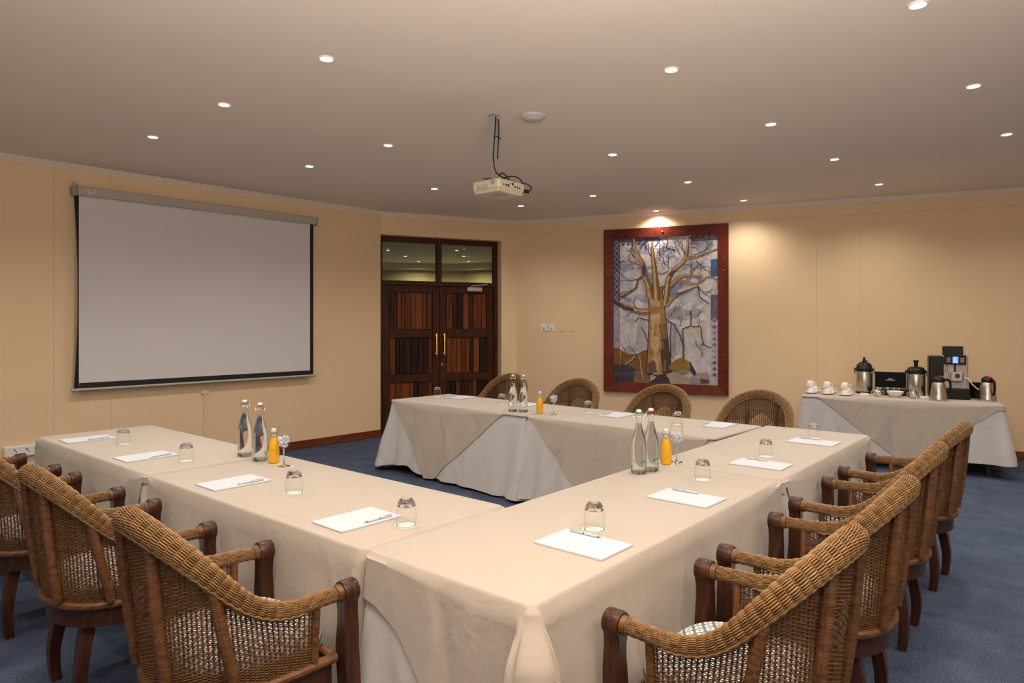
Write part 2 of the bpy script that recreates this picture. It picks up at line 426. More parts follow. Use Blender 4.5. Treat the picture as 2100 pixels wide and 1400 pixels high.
far = [cw(-9, 8), cw(-9, 20), cw(10, 20), cw(10, 4)]
flo = [cw(-11, -4), cw(-11, 21), cw(11, 21), cw(11, -4)]
mb = MB(); mb.prism([flo[0], flo[3], flo[2], flo[1]], -0.12, 0.0); strct('floor', mb, M_carpet, smooth=0)
mb = MB(); mb.prism([flo[0], flo[3], flo[2], flo[1]], CEIL, CEIL+0.12); strct('ceiling', mb, M_ceil, smooth=0)
G = 0.0006
def panels(parent, W, ts, z0, z1, th=0.012):
    for t0, t1 in zip(ts[:-1], ts[1:]):
        mb = MB(); mb.box(((t0+t1)/2, -th/2, (z0+z1)/2), (t1-t0-2*G, th, z1-z0-2*G), 0.0015, W.M)
        obj('panel', mb, M_wall, parent, smooth=0)
mb = MB(); mb.box((-4.5, 0.06, CEIL/2), (9.0, 0.12, CEIL), 0, WL.M)
wl = strct('wall_left', mb, M_wall, smooth=0)
panels(wl, WL, [-9.0, -7.5, -6.0, -4.9, -3.879, -3.386, 0.0], 0.0, CEIL)
mb = MB(); mb.box((4.3, 0.06, CEIL/2), (8.6, 0.12, CEIL), 0, WR.M)
wr = strct('wall_right', mb, M_wall, smooth=0)
panels(wr, WR, [0.0, 4.17, 4.675, 6.6, 8.6], 0.0, 2.935)
panels(wr, WR, [0.0, 4.675, 8.6], 2.935, CEIL)
DO0, DO1, DZ, REC = 0.0, 1.834, 2.82, 0.13
mb = MB()
mb.box(((DO1+2.09)/2, 0.08, CEIL/2), (2.09-DO1, 0.2, CEIL), 0, WB.M)
mb.box((DO1/2, 0.08, (DZ+CEIL)/2), (DO1, 0.2, CEIL-DZ), 0, WB.M)
mb.box((-0.10, 0.12, CEIL/2), (0.2, 0.24, CEIL), 0, WB.M)
strct('wall_back', mb, M_wall, smooth=0)
def strip_wall(name, p, q, th=0.12):
    p = Vector(p); q = Vector(q); d = (q-p).normalized(); n = Vector((d.y, -d.x))*-1
    mb = MB(); mb.prism([tuple(p), tuple(q), tuple(q-n*th), tuple(p-n*th)], 0, CEIL); strct(name, mb, M_wall, smooth=0)
strip_wall('wall_near_left', cw(-7.9, 2.7), cw(-6.5, -3.0))
strip_wall('wall_rear', cw(-6.5, -3.0), cw(6.5, -3.0))
strip_wall('wall_near_right', cw(6.5, -3.0), WR.pt(8.6))
# cornice and skirting
def cornice(name, W, t0, t1):
    mb = MB()
    prof = [(0, -0.046), (-0.010, -0.046), (-0.012, -0.034), (-0.022, -0.030), (-0.034, -0.016), (-0.036, -0.010), (-0.050, -0.008), (-0.050, 0), (0, 0)]
    n = len(prof); vs = [(t, y-0.012, CEIL+z) for t in (t0, t1) for y, z in prof]
    fs = [(k, (k+1) % n, n+(k+1) % n, n+k) for k in range(n)]
    mb.add(vs, fs, M=W.M); strct(name, mb, M_trim, smooth=0)
cornice('trim_1', WL, -9.0, 0.012); cornice('trim_2', WB, -0.012, 2.085+0.012); cornice('trim_3', WR, -0.02, 8.6)
def skirt(name, W, t0, t1):
    mb = MB(); mb.box(((t0+t1)/2, -0.012-0.009, 0.051), (t1-t0, 0.018, 0.102), 0.005, W.M); strct(name, mb, M_base, smooth=0)
skirt('baseboard_left', WL, -9.0, 0.0); skirt('baseboard_back', WB, DO1+0.002, 2.07); skirt('baseboard_right', WR, 0.02, 8.6)

# ------------------------------------------------------------------ double door with fanlights
d1 = bpy.data.objects.new('door_1', None); COL.objects.link(d1); d1['kind'] = 'structure'
d1.location = (WB.ox, WB.oy, 0); d1.rotation_euler = (0, 0, WB.ang)
I = Matrix.Identity(4)
mb = MB()
FY = REC
for t in (0.03, DO1-0.03): mb.box((t, FY+0.03, DZ/2), (0.06, 0.09, DZ), 0.004)
mb.box((DO1/2, FY+0.03, DZ-0.04), (DO1-0.12, 0.09, 0.08), 0.004)
mb.box((DO1/2, FY+0.03, 2.159), (DO1-0.12, 0.09, 0.066), 0.004)
mb.box((0.905, FY+0.03, 2.465), (0.075, 0.08, 0.55), 0.004)
obj('door_frame', mb, M_doorw, d1)
for t0, t1 in ((0.06, 0.868), (0.942, DO1-0.06)):
    mb = MB(); mb.box(((t0+t1)/2, FY+0.04, 2.465), (t1-t0, 0.006, 0.56)); obj('transom_pane', mb, thin_glass('greenish_pane_glass', (0.80, 0.84, 0.72)), d1, smooth=0)
LW_ = (DO1-0.12)/2
for i, t0 in enumerate((0.06, 0.06+LW_)):
    mb = MB(); a, b_ = t0+0.003, t0+LW_-0.003
    stL, stR = (0.105, 0.105)
    y = FY+0.035; th = 0.045
    mb.box((a+stL/2, y, 1.065), (stL, th, 2.125), 0.004); mb.box((b_-stR/2, y, 1.065), (stR, th, 2.125), 0.004)
    for z0, z1 in ((0.003, 0.155), (0.725, 0.84), (1.37, 1.49), (2.025, 2.127)):
        mb.box(((a+b_)/2, y, (z0+z1)/2), (b_-a-stL-stR, th, z1-z0), 0.004)
    leaf = obj('door_leaf', mb, M_doorw, d1)
    for z0, z1 in ((0.155, 0.725), (0.84, 1.37), (1.49, 2.025)):
        x = a+stL+0.004; xe = b_-stR-0.004
        ws = [random.choice((0.06, 0.085, 0.075, 0.11)) for _ in range(8)]; k = (xe-x)/sum(ws)
        for wd in ws:
            mb = MB(); mb.box((x+wd*k/2, y-0.002, (z0+z1)/2), (wd*k-0.006, 0.022, z1-z0-0.008), 0.005); obj('plank', mb, M_plank, leaf, smooth=0); x += wd*k
        mb = MB(); mb.box(((a+b_)/2, y+0.014, (z0+z1)/2), (b_-a-stL-stR, 0.006, z1-z0)); obj('panel_back', mb, M_doorw, leaf, smooth=0)
    hx = b_-0.055 if i == 0 else a+0.06
    mb = MB(); hy = y-th/2
    mb.tube([(hx, hy-0.045, 1.12), (hx, hy-0.045, 1.43)], 0.011, 10)
    for z in (1.14, 1.41): mb.tube([(hx, hy+0.004, z), (hx, hy-0.045, z)], 0.008, 8); mb.tube([(hx, hy+0.002, z), (hx, hy-0.006, z)], 0.016, 12)
    obj('pull_handle', mb, M_brass, leaf, label='polished brass pull handle')
    if i == 1:
        mb = MB(); mb.tube([(a+0.035, hy+0.002, 0.975), (a+0.035, hy-0.007, 0.975)], 0.022, 16); mb.box((a+0.035, hy-0.008, 0.97), (0.005, 0.003, 0.02)); obj('lock', mb, M_brass, leaf, label='brass lock escutcheon')
        mb = MB(); mb.box((1.457, hy-0.022, 2.09), (0.235, 0.044, 0.062), 0.006)
        mb.tube([(1.40, hy-0.03, 2.122), (1.405, hy-0.03, 2.14), (1.66, hy-0.05, 2.165)], 0.007, 6); mb.tube([(1.66, hy-0.05, 2.165), (1.60, hy+0.0, 2.17)], 0.006, 6)
        obj('door_closer', mb, plain('silver_closer_paint', (0.60, 0.52, 0.47), 0.35, 0.3), leaf, label='silver overhead door closer')
# the next room, seen through the fanlights
M_far = plain('next_room_paint', (0.60, 0.47, 0.24), 0.8, var=0.02)
mb = MB()
fp = [cw(-7.5, 16.3), cw(-1.22, 17.6), cw(2.5, 15.6)]
for p, q in zip(fp[:-1], fp[1:]):
    mb.prism([p, q, (q[0]+0.1, q[1]+0.1), (p[0]+0.1, p[1]+0.1)], 0, CEIL)
strct('wall_beyond', mb, M_far, smooth=0)
mb = MB()
fq = [cw(-7.5, 16.1), cw(-1.30, 17.35), cw(2.4, 15.4)]
for p, q in zip(fq[:-1], fq[1:]): mb.prism([p, q, (q[0]+0.16, q[1]+0.16), (p[0]+0.16, p[1]+0.16)], 2.97, CEIL)
strct('trim_4', mb, M_trim, smooth=0)
for (X, Y) in ((-2.61, 14.2), (-2.43, 15.4), (-2.31, 16.7), (-1.16, 14.2), (-1.10, 15.4), (-1.08, 16.7)):
    pass

# ------------------------------------------------------------------ ceiling downlights
def make_downlight():
    t = thing('downlight', '', 'downlight')
    mb = MB(); mb.lathe([(0.036, -0.001), (0.037, -0.006), (0.043, -0.008), (0.048, -0.005), (0.050, 0.0)], 28); obj('trim_ring', mb, M_ringw, t)
    mb = MB(); mb.lathe([(0, -0.004), (0.02, -0.004), (0.036, -0.0025)], 24); obj('lamp_lens', mb, M_lens, t, label='glowing lamp lens')
    return t
D0 = make_downlight()
DL = [(2.345, 3.42, 'recessed downlight nearest the picture top edge in the row before the screen'),
 (2.36, 4.69, 'recessed downlight in the middle of the three in front of the screen'),
 (2.38, 5.95, 'recessed downlight above the left end of the projection screen'),
 (3.82, 4.65, 'recessed downlight left of the projector pole, nearer one of two'),
 (3.82, 5.86, 'recessed downlight above the right end of the projection screen'),
 (5.38, 5.72, 'recessed downlight above the wooden double door'),
 (6.89, 5.67, 'recessed downlight over the room corner beside the door'),
 (3.82, 1.94, 'large recessed downlight up and to the right of the ceiling access point'),
 (5.37, 3.32, 'recessed downlight close to the right of the projector body'),
 (6.91, 4.55, 'recessed downlight above the pair of white wall switches'),
 (6.93, 3.32, 'recessed downlight above the tree painting, well out from the wall'),
 (5.36, 1.87, 'recessed downlight second in the row leading right from the projector'),
 (8.40, 3.27, 'recessed downlight close to the wall right of the tree painting'),
 (6.88, 1.80, 'recessed downlight in front of the bare wall left of the coffee machine'),
 (8.42, 1.74, 'recessed downlight close to the wall above the airpots'),
 (3.83, 0.62, 'recessed downlight cut off by the top edge of the picture'),
 (5.37, 0.55, 'recessed downlight near the upper right corner of the picture'),
 (6.90, 0.48, 'recessed downlight near the right picture edge, second down that side'),
 (8.40, 0.22, 'recessed downlight half cut off by the right picture edge'),
 (8.38, 4.48, 'recessed downlight right against the wall over the tree painting')]
for i, (b, a, lab) in enumerate(DL):
    t = D0 if i == 0 else dup(D0, (0,0,0), 0, lab)
    t.location = (b, a, CEIL); t['label'] = lab; t['group'] = 'recessed ceiling downlights'
    spot((b, a, CEIL-0.03), SPOT_W)
for i, (X, Y) in enumerate(((-2.61, 14.2), (-2.43, 15.4), (-2.31, 16.7), (-1.16, 14.2), (-1.10, 15.4), (-1.08, 16.7))):
    x, y = cw(X, Y)
    side = 'left' if i < 3 else 'right'; nm = ('highest', 'middle', 'lowest')[i % 3]
    dup(D0, (x, y, CEIL), 0, 'downlight of the next room seen through the %s fanlight pane, %s' % (side, nm), 'downlights of the next room')
    spot((x, y, CEIL-0.03), 105, 160)

# ------------------------------------------------------------------ projection screen
t = thing('projection_screen', 'white pull-down projection screen with black border on the tan wall', 'screen', (WL.ox, WL.oy, 0), WL.ang)
s0, s1 = -3.754, -1.051
mb = MB()
prof = [(-0.02, 2.815), (-0.022, 2.905), (-0.035, 2.915), (-0.115, 2.915), (-0.125, 2.905), (-0.125, 2.83), (-0.115, 2.822), (-0.095, 2.822), (-0.095, 2.835), (-0.07, 2.835), (-0.07, 2.818)]
n = len(prof)
mb.add([(s, y, z) for s in (s0+0.045, s1-0.03) for y, z in prof], [(k, (k+1) % n, n+(k+1) % n, n+k) for k in range(n)] + [tuple(range(n))[::-1], tuple(range(n, 2*n))])
obj('case', mb, M_case, t)
for sa, sb in ((s0, s0+0.047), (s1-0.032, s1)):
    mb = MB(); mb.box(((sa+sb)/2, -0.075, 2.866), (sb-sa, 0.104, 0.104), 0.014); obj('end_cap', mb, plain('tan_end_cap', (0.36, 0.30, 0.22), 0.5), t)
mb = MB(); mb.tube([(s0+0.03, -0.03, 2.91), (s0+0.02, -0.05, 2.96), (s0+0.05, -0.05, 2.955), (s0+0.06, -0.03, 2.91)], 0.006, 6); obj('hanging_hook', mb, M_case, t)
NZ = 28
mb = MB()
for k in range(NZ+1):
    z = lerp(0.925, 2.825, k/NZ); bow = 0.026*math.sin(PI*k/NZ)
    mb.v += [(-3.728+bow, -0.082-bow*0.8, z), (-3.688, -0.083, z), (-1.146, -0.083, z), (-1.101, -0.083, z)]
for k in range(NZ):
    for j in range(3):
        zt = (k == 0)
        mb.f.append((k*4+j, k*4+j+1, k*4+j+5, k*4+j+4)); mb.mi.append(1 if (j != 1) else 0); mb.uv.append(None); mb.col.append(None)
for k in range(NZ+1):
    mb.v += [(mb.v[k*4+j][0], mb.v[k*4+j][1]+0.002, mb.v[k*4+j][2]) for j in range(4)]
o_ = (NZ+1)*4
for k in range(NZ):
    for j in range(3):
        mb.f.append((o_+k*4+j, o_+k*4+4+j, o_+k*4+j+5, o_+k*4+j+1)); mb.mi.append(1); mb.uv.append(None); mb.col.append(None)
    for j in (0, 3):
        mb.f.append((k*4+j, o_+k*4+j, o_+k*4+4+j, k*4+4+j)); mb.mi.append(1); mb.uv.append(None); mb.col.append(None)
obj('screen_fabric', mb, [M_screen, M_sblack], t, smooth=180)
mb = MB(); mb.box((-2.415, -0.0845, 0.955), (2.545, 0.0012, 0.058)); obj('lower_border', mb, M_sblack, t, smooth=0, label='black lower border')
mb = MB(); mb.tube([(-3.752, -0.083, 0.917), (-1.066, -0.083, 0.917)], 0.014, 12); obj('weight_bar', mb, M_case, t, label='grey weight bar along the bottom')
mb = MB(); mb.box((-3.591, -0.1265, 2.868), (0.062, 0.001, 0.024)); mb.cur = 1; mb.box((-3.591, -0.1275, 2.868), (0.044, 0.001, 0.009)); obj('maker_label', mb, [M_whitep, plain('dark_red_print', (0.25, 0.05, 0.03), 0.6)], t, smooth=0, label='small white label with red print')
mb = MB(); mb.tube([(-2.40, -0.083, 0.905), (-2.40, -0.083, 0.85), (-2.34, -0.083, 0.85), (-2.34, -0.083, 0.905)], 0.003, 5); obj('pull_loop', mb, M_case, t)

# painted cable cover, socket trunking, switches
t = tag(obj('cable_cover', MB().box((-2.43, -0.018, 0.48), (0.028, 0.012, 0.72), 0.002, WL.M).box((-2.43, -0.02, 0.80), (0.085, 0.016, 0.045), 0.003, WL.M), M_wall, smooth=0), 'thin wall-coloured cable cover below the projection screen', 'cable cover')
t = thing('socket_trunking', 'white socket trunking low on the wall behind the screen-side chairs', 'socket', (WL.ox, WL.oy, 0), WL.ang)
mb = MB(); mb.box((-4.13, -0.032, 0.375), (0.30, 0.04, 0.10), 0.006); mb.box((-3.75, -0.032, 0.375), (0.42, 0.04, 0.10), 0.006); obj('housing', mb, M_whitep, t)
for k in range(4):
    x = -4.20+0.065*k+(0.03 if k else 0)
    mb = MB(); mb.box((x, -0.0535, 0.392), (0.011, 0.003, 0.012)); mb.box((x+0.014, -0.0535, 0.372), (0.008, 0.003, 0.009)); obj('socket_hole', mb, M_black, t, smooth=0)
for i, x in enumerate((0.462, 0.583)):
    t = thing('light_switch', ('white light switch nearer the room corner' if i == 0 else 'white light switch nearer the tree painting'), 'switch', (*WR.pt(x, 0.012), 1.518), WR.ang, 'pair of light switches')
    mb = MB(); mb.box((0, -0.005, 0), (0.095, 0.010, 0.105), 0.004); obj('face_plate', mb, M_whitep, t)
    mb = MB(); mb.box((0, -0.013, -0.015), (0.02, 0.010, 0.032), 0.002, Matrix.Rotation(0.12, 4, 'X')); obj('rocker', mb, M_greyp, t)
for i, x in enumerate((0.76, 0.91)):
    t = tag(obj('blank_plate', MB().box((0, -0.003, 0), (0.085, 0.006, 0.10), 0.002), M_wall, smooth=0, loc=(*WR.pt(x, 0.012), 1.512), rotz=WR.ang), ('wall-coloured blank plate beside the light switches' if i == 0 else 'wall-coloured blank plate nearer the painting frame'), 'wall plate', 'blank wall plates')

# ------------------------------------------------------------------ ceiling projector and access point
t = thing('ceiling_projector', 'cream projector hanging from the ceiling on a grey pole', 'projector', (3.79, 3.38, 0), 0.0)
mb = MB(); mb.box((0, 0, CEIL-0.004), (0.074, 0.062, 0.008), 0.002); mb.box((0, 0, 2.93), (0.052, 0.042, 0.40), 0.004); mb.box((0.004, 0, 2.74), (0.044, 0.034, 0.26), 0.003)
for z in (3.06, 3.0, 2.86): mb.box((0, -0.0225, z), (0.006, 0.004, 0.03))
obj('mount_pole', mb, M_greyp, t)
mb = MB(); mb.box((0.004, 0, 2.655), (0.06, 0.05, 0.05), 0.006); mb.tube([(-0.03, -0.03, 2.645), (-0.03, -0.055, 2.645)], 0.026, 14); mb.box((0.02, 0, 2.634), (0.20, 0.18, 0.006), 0.002)
obj('tilt_bracket', mb, M_greyp, t)
bx, by = 0.03, -0.02
mb = MB()
mb.box((bx, by, 2.585), (0.30, 0.265, 0.078), 0.014); mb.box((bx, by, 2.538), (0.285, 0.25, 0.02), 0.008)
obj('projector_body', mb, M_cream, t)
mb = MB(); mb.tube([(bx+0.07, by+0.13, 2.58), (bx+0.07, by+0.15, 2.58)], 0.035, 20); obj('lens', mb, M_black, t)
for k in range(8):
    mb = MB(); mb.box((bx-0.095+0.026*k, by-0.1335, 2.583+(0.014 if k in (3,4) else -0.004)), (0.016 if k % 3 else 0.008, 0.003, 0.012 if k % 2 else 0.02), 0.001); obj('port', mb, M_black, t, smooth=0)
mb = MB(); mb.tube([(bx-0.1515, by-0.075, 2.598), (bx-0.1495, by-0.075, 2.598)], 0.022, 16)
for k in range(9): mb.box((bx-0.1505, by-0.02+0.012*k, 2.57), (0.003, 0.005, 0.035))
obj('vent_grille', mb, plain('grey_vent_plastic', (0.40, 0.36, 0.28), 0.5), t)
mb = MB(); mb.box((bx-0.02, by-0.02, 2.5275), (0.10, 0.14, 0.004), 0.001); obj('under_cover', mb, plain('darker_cream_plastic', (0.50, 0.42, 0.31), 0.5), t)
def cable(path, r=0.0045, n=6, sub=6):
    P = [Vector(p) for p in path]; out = []
    for i in range(len(P)-1):
        p0 = P[max(0, i-1)]; p1 = P[i]; p2 = P[i+1]; p3 = P[min(len(P)-1, i+2)]
        for k in range(sub):
            u = k/sub
            out.append(0.5*((2*p1)+(-p0+p2)*u+(2*p0-5*p1+4*p2-p3)*u*u+(-p0+3*p1-3*p2+p3)*u**3))
    out.append(P[-1]); return out
for pth in ([(-0.01, -0.028, 3.11), (-0.025, -0.028, 2.95), (-0.035, -0.026, 2.80), (-0.012, -0.03, 2.70), (0.05, -0.06, 2.655), (0.08, -0.08, 2.645)],
            [(0.02, -0.028, 3.10), (0.025, -0.026, 2.98), (0.01, -0.026, 2.80)],
            [(-0.02, -0.05, 2.64), (0.02, -0.06, 2.69), (0.10, -0.06, 2.66), (0.13, -0.03, 2.64)],
            [(0.0, -0.05, 2.64), (0.10, -0.08, 2.675), (0.17, -0.10, 2.67), (0.185, -0.13, 2.63), (0.15, -0.14, 2.625)],
            [(0.16, -0.10, 2.63), (0.20, -0.15, 2.625), (0.215, -0.19, 2.59), (0.19, -0.17, 2.56), (0.165, -0.155, 2.57)],
            [(-0.12, 0.0, 2.632), (-0.06, -0.06, 2.636), (-0.02, -0.05, 2.64)]):
    obj('cable', MB().tube(cable(pth), 0.0048, 6), M_cable, t)
mb = MB(); mb.tube([(-0.035, -0.03, 2.955), (0.0, -0.035, 2.962), (0.04, -0.03, 2.955)], 0.004, 5); obj('cable_tie', mb, M_cable, t)
mb = MB(); mb.box((0.10, -0.09, 2.632), (0.09, 0.03, 0.014), 0.003, None); obj('plug_block', mb, M_black, t)
mb = MB(); mb.box((0.19, -0.155, 2.565), (0.05, 0.03, 0.025), 0.004); obj('power_plug', mb, M_black, t)
t = thing('access_point', 'round white access point on the ceiling beside the projector pole', 'access point', (3.98, 3.155, CEIL))
mb = MB(); mb.lathe([(0, -0.042), (0.035, -0.041), (0.045, -0.039), (0.047, -0.037), (0.075, -0.031), (0.098, -0.018), (0.100, -0.010), (0.096, -0.006), (0.09, 0.0)], 40); obj('dome', mb, plain('access_point_plastic', (0.60, 0.57, 0.57), 0.45), t)
mb = MB(); mb.lathe([(0.040, -0.0405), (0.042, -0.042), (0.044, -0.0395)], 40); obj('light_ring', mb, M_greyp, t)
mb = MB(); mb.tube(cable([(-0.09, 0.03, -0.02), (-0.10, 0.09, -0.06), (-0.12, 0.16, -0.10), (-0.15, 0.20, -0.095), (-0.165, 0.215, -0.06)]), 0.004, 6); obj('network_cable', mb, M_greyp, t)

# ------------------------------------------------------------------ framed tree painting
def painting():
    W_, H_, z0 = 1.71, 2.306, 0.609
    t = thing('framed_painting', 'tall painting of a bare tree in a wide red mahogany frame', 'painting', (*WR.pt(1.389+W_/2, 0.012), z0), WR.ang)
    fw = 0.135; dep = 0.045
    def bar(pts):
        mb = MB()
        n = len(pts)
        vs = [(p[0], 0, p[1]) for p in pts] + [(p[0], -dep*p[2], p[1]) for p in pts]
        fs = [tuple(range(n)), tuple(range(n, 2*n))[::-1]] + [(k, (k+1) % n, n+(k+1) % n, n+k) for k in range(n)]
        mb.add(vs, fs); return mb
    h = W_/2
    A = [(-h, 0, 1), (h, 0, 1), (h-fw, fw, .55), (-h+fw, fw, .55)]
    B = [(-h, H_, 1), (h, H_, 1), (h-fw, H_-fw, .55), (-h+fw, H_-fw, .55)]
    Cc = [(-h, 0, 1), (-h, H_, 1), (-h+fw, H_-fw, .55), (-h+fw, fw, .55)]
    D = [(h, 0, 1), (h, H_, 1), (h-fw, H_-fw, .55), (h-fw, fw, .55)]
    for q in (A, B, Cc, D): obj('frame_rail', bar(q), M_frame, t, smooth=0)
    mt = plain('frame_bolt_metal', (0.20, 0.10, 0.07), 0.5, 0.3)
    for x, z in ((-h+0.06, 0.55), (-h+0.06, 1.68), (h-0.06, 0.55), (h-0.06, 1.68), (-0.02, H_-0.06)):
        mb = MB(); mb.tube([(x, -0.034, z), (x, -0.043, z)], 0.013, 12); obj('frame_bolt', mb, mt, t)
    # the picture itself: flat print, layers of flat colour
    m, nt, N, L, P = new('watercolour_print')
    at = N.new('ShaderNodeVertexColor'); at.layer_name = 'Col'
    tc = N.new('ShaderNodeTexCoord'); n = N.new('ShaderNodeTexNoise'); n.inputs['Scale'].default_value = 7; n.inputs['Detail'].default_value = 8; n.inputs['Roughness'].default_value = 0.7
    L.new(tc.outputs['Object'], n.inputs['Vector'])
    r = N.new('ShaderNodeValToRGB'); r.color_ramp.elements[0].position = 0.3; r.color_ramp.elements[1].position = 0.7
    r.color_ramp.elements[0].color = (0.66, 0.62, 0.62, 1); r.color_ramp.elements[1].color = (1.2, 1.15, 1.1, 1)
    mx = N.new('ShaderNodeMix'); mx.data_type = 'RGBA'; mx.blend_type = 'MULTIPLY'; mx.inputs[0].default_value = 1.0
    L.new(n.outputs['Fac'], r.inputs['Fac']); L.new(at.outputs['Color'], mx.inputs[6]); L.new(r.outputs['Color'], mx.inputs[7]); L.new(mx.outputs[2], P.inputs['Base Color'])
    P.inputs['Roughness'].default_value = 0.35; P.inputs['Specular IOR Level'].default_value = 0.35
    cw_, ch_ = W_-2*fw, H_-2*fw
    mb = MB(); lay = [0]
    def Q(px, py): return (-cw_/2 + min(max(px/925.0, 0), 1)*cw_, fw + (1-min(max((py-75)/1310.0, 0), 1))*ch_)
    def poly(pts, col):
        lay[0] += 1; y = -0.006 - 0.000004*lay[0]
        vs = []
        for p in pts:
            x, z = Q(*p); vs.append((x, y, z))
        mb.ccol = col; mb.add(vs, [tuple(range(len(vs)))])
    def stroke(pts, ws, col):
        if not isinstance(ws, (list, tuple)): ws = [ws]*len(pts)
        L_ = []; R2 = []
        for i, p in enumerate(pts):
            a = pts[max(0, i-1)]; c = pts[min(len(pts)-1, i+1)]
            dx, dy = c[0]-a[0], c[1]-a[1]; l = math.hypot(dx, dy) or 1
            L_.append((p[0]-dy/l*ws[i]/2, p[1]+dx/l*ws[i]/2)); R2.append((p[0]+dy/l*ws[i]/2, p[1]-dx/l*ws[i]/2))
        for i in range(len(pts)-1): poly([L_[i], L_[i+1], R2[i+1], R2[i]], col)
    rnd = random.Random(3)
    PALE = (0.60, 0.56, 0.56)
    poly([(0, 75), (925, 75), (925, 1385), (0, 1385)], PALE)
    def blob(cx, cy, rx, ry, col, n=22):
        col = tuple(c*0.72+p*0.28 for c, p in zip(col, PALE)) if n == 22 else col
        poly([(cx+rx*(0.8+0.4*rnd.random())*math.cos(2*PI*k/n), cy+ry*(0.8+0.4*rnd.random())*math.sin(2*PI*k/n)) for k in range(n)], col)
    for cx, cy, rx, ry, c in ((300, 170, 150, 60, (0.30,0.31,0.44)), (480, 210, 90, 70, (0.34,0.33,0.48)), (560, 540, 70, 90, (0.10,0.16,0.34)), (690, 470, 130, 34, (0.14,0.22,0.42)),
        (780, 170, 110, 50, (0.36,0.40,0.52)), (120, 470, 70, 90, (0.36,0.38,0.50)), (110, 330, 90, 46, (0.22,0.28,0.42)), (330, 400, 50, 70, (0.16,0.15,0.24)), (110, 650, 60, 50, (0.26,0.34,0.50)),
        (600, 330, 70, 60, (0.30,0.34,0.50)), (750, 340, 80, 50, (0.38,0.42,0.54)), (560, 760, 70, 60, (0.24,0.24,0.34)), (700, 700, 90, 80, (0.34,0.33,0.40)), (130, 900, 70, 190, (0.50,0.48,0.53)),
        (260, 960, 50, 160, (0.36,0.34,0.42)), (700, 1000, 110, 120, (0.50,0.48,0.50)), (700, 930, 70, 50, (0.48,0.47,0.36)), (800, 1150, 60, 180, (0.52,0.50,0.55)), (560, 1000, 50, 160, (0.33,0.32,0.38)),
        (430, 130, 110, 50, (0.62,0.61,0.66)), (420, 300, 70, 60, (0.55,0.56,0.64)), (690, 620, 120, 60, (0.46,0.45,0.51))): blob(cx, cy, rx, ry, c)
    for k in range(46):                       # pale and blue washes
        blob(rnd.uniform(60, 860), rnd.uniform(90, 900), rnd.uniform(14, 50), rnd.uniform(14, 44), rnd.choice(((0.56,0.55,0.60),(0.26,0.29,0.44),(0.40,0.41,0.52),(0.34,0.30,0.40),(0.60,0.58,0.60))))
    # side borders
    poly([(0, 75), (62, 75), (62, 640), (0, 640)], (0.10, 0.09, 0.15)); poly([(0, 640), (60, 640), (60, 1090), (0, 1090)], (0.33, 0.32, 0.40))
    poly([(862, 600), (925, 600), (925, 830), (862, 830)], (0.14, 0.12, 0.19)); poly([(862, 830), (925, 830), (925, 1385), (862, 1385)], (0.44, 0.42, 0.48))
    poly([(862, 290), (925, 290), (925, 440), (862, 440)], (0.05, 0.11, 0.24)); poly([(700, 75), (925, 75), (925, 125), (700, 125)], (0.13, 0.09, 0.14)); poly([(60, 75), (420, 75), (420, 112), (60, 112)], (0.14, 0.12, 0.22))
    def diamond(cx, cy, r, fill, edge):
        poly([(cx, cy-r), (cx+r, cy), (cx, cy+r), (cx-r, cy)], edge); r -= 6
        poly([(cx, cy-r), (cx+r, cy), (cx, cy+r), (cx-r, cy)], fill)
    for k in range(11): diamond(32, 110+50*k, 26, rnd.choice(((0.06,0.04,0.09),(0.12,0.08,0.14),(0.14,0.16,0.28))), (0.42,0.42,0.50))
    for k in range(7): diamond(30, 690+55*k, 24, (0.36,0.35,0.44), (0.22,0.20,0.28))
    for k in range(10): diamond(894, 828+52*k, 27, rnd.choice(((0.12,0.10,0.20),(0.16,0.15,0.28),(0.34,0.32,0.38),(0.36,0.24,0.22))), (0.52,0.50,0.54))
    for k in range(5): diamond(700+50*k, 95, 24, (0.10,0.04,0.07), (0.24,0.22,0.28)); diamond(90+48*k, 125, 22, (0.10,0.08,0.16), (0.34,0.34,0.44))
    # ground
    poly([(0, 1075), (60, 1085), (140, 1130), (230, 1120), (330, 1060), (340, 1385), (0, 1385)], (0.20, 0.105, 0.03))
    poly([(60, 1090), (250, 1000), (330, 980), (330, 1080), (140, 1130)], (0.42, 0.40, 0.44))
    poly([(0, 1230), (120, 1215), (200, 1260), (260, 1385), (0, 1385)], (0.055, 0.05, 0.06))
    poly([(180, 1290), (260, 1270), (320, 1310), (330, 1385), (190, 1385)], (0.24, 0.13, 0.10))
    for k in range(5): diamond(25+40*k, 1310, 18, (0.07,0.06,0.08), (0.14,0.12,0.14))
    INK = (0.035, 0.028, 0.035); OCH = (0.36, 0.20, 0.075); OCL = (0.52, 0.36, 0.19); OCD = (0.20, 0.10, 0.035)
    def wob(pts, amp, per=18):
        out = []
        for i in range(len(pts)-1):
            a, c = pts[i], pts[i+1]; m_ = max(2, int(math.hypot(c[0]-a[0], c[1]-a[1])/per))
            for k in range(m_): out.append((a[0]+(c[0]-a[0])*k/m_+rnd.uniform(-amp, amp), a[1]+(c[1]-a[1])*k/m_+rnd.uniform(-amp, amp)))
        out.append(pts[-1]); return out
    def limb(pts, w0, w1, col=OCH, hi=OCL):
        P_ = wob(pts, 3); n_ = len(P_); ws = [w0+(w1-w0)*i/(n_-1) for i in range(n_)]
        stroke(P_, [w_*1.10+2.5 for w_ in ws], INK); stroke(P_, ws, col)
        stroke([(p[0]+w_*0.30, p[1]+w_*0.12) for p, w_ in zip(P_, ws)], [w_*0.36 for w_ in ws], OCD)
        stroke([(p[0]-w_*0.18, p[1]-w_*0.1) for p, w_ in zip(P_, ws)], [w_*0.36*rnd.uniform(.5, 1.2) for w_ in ws], hi)
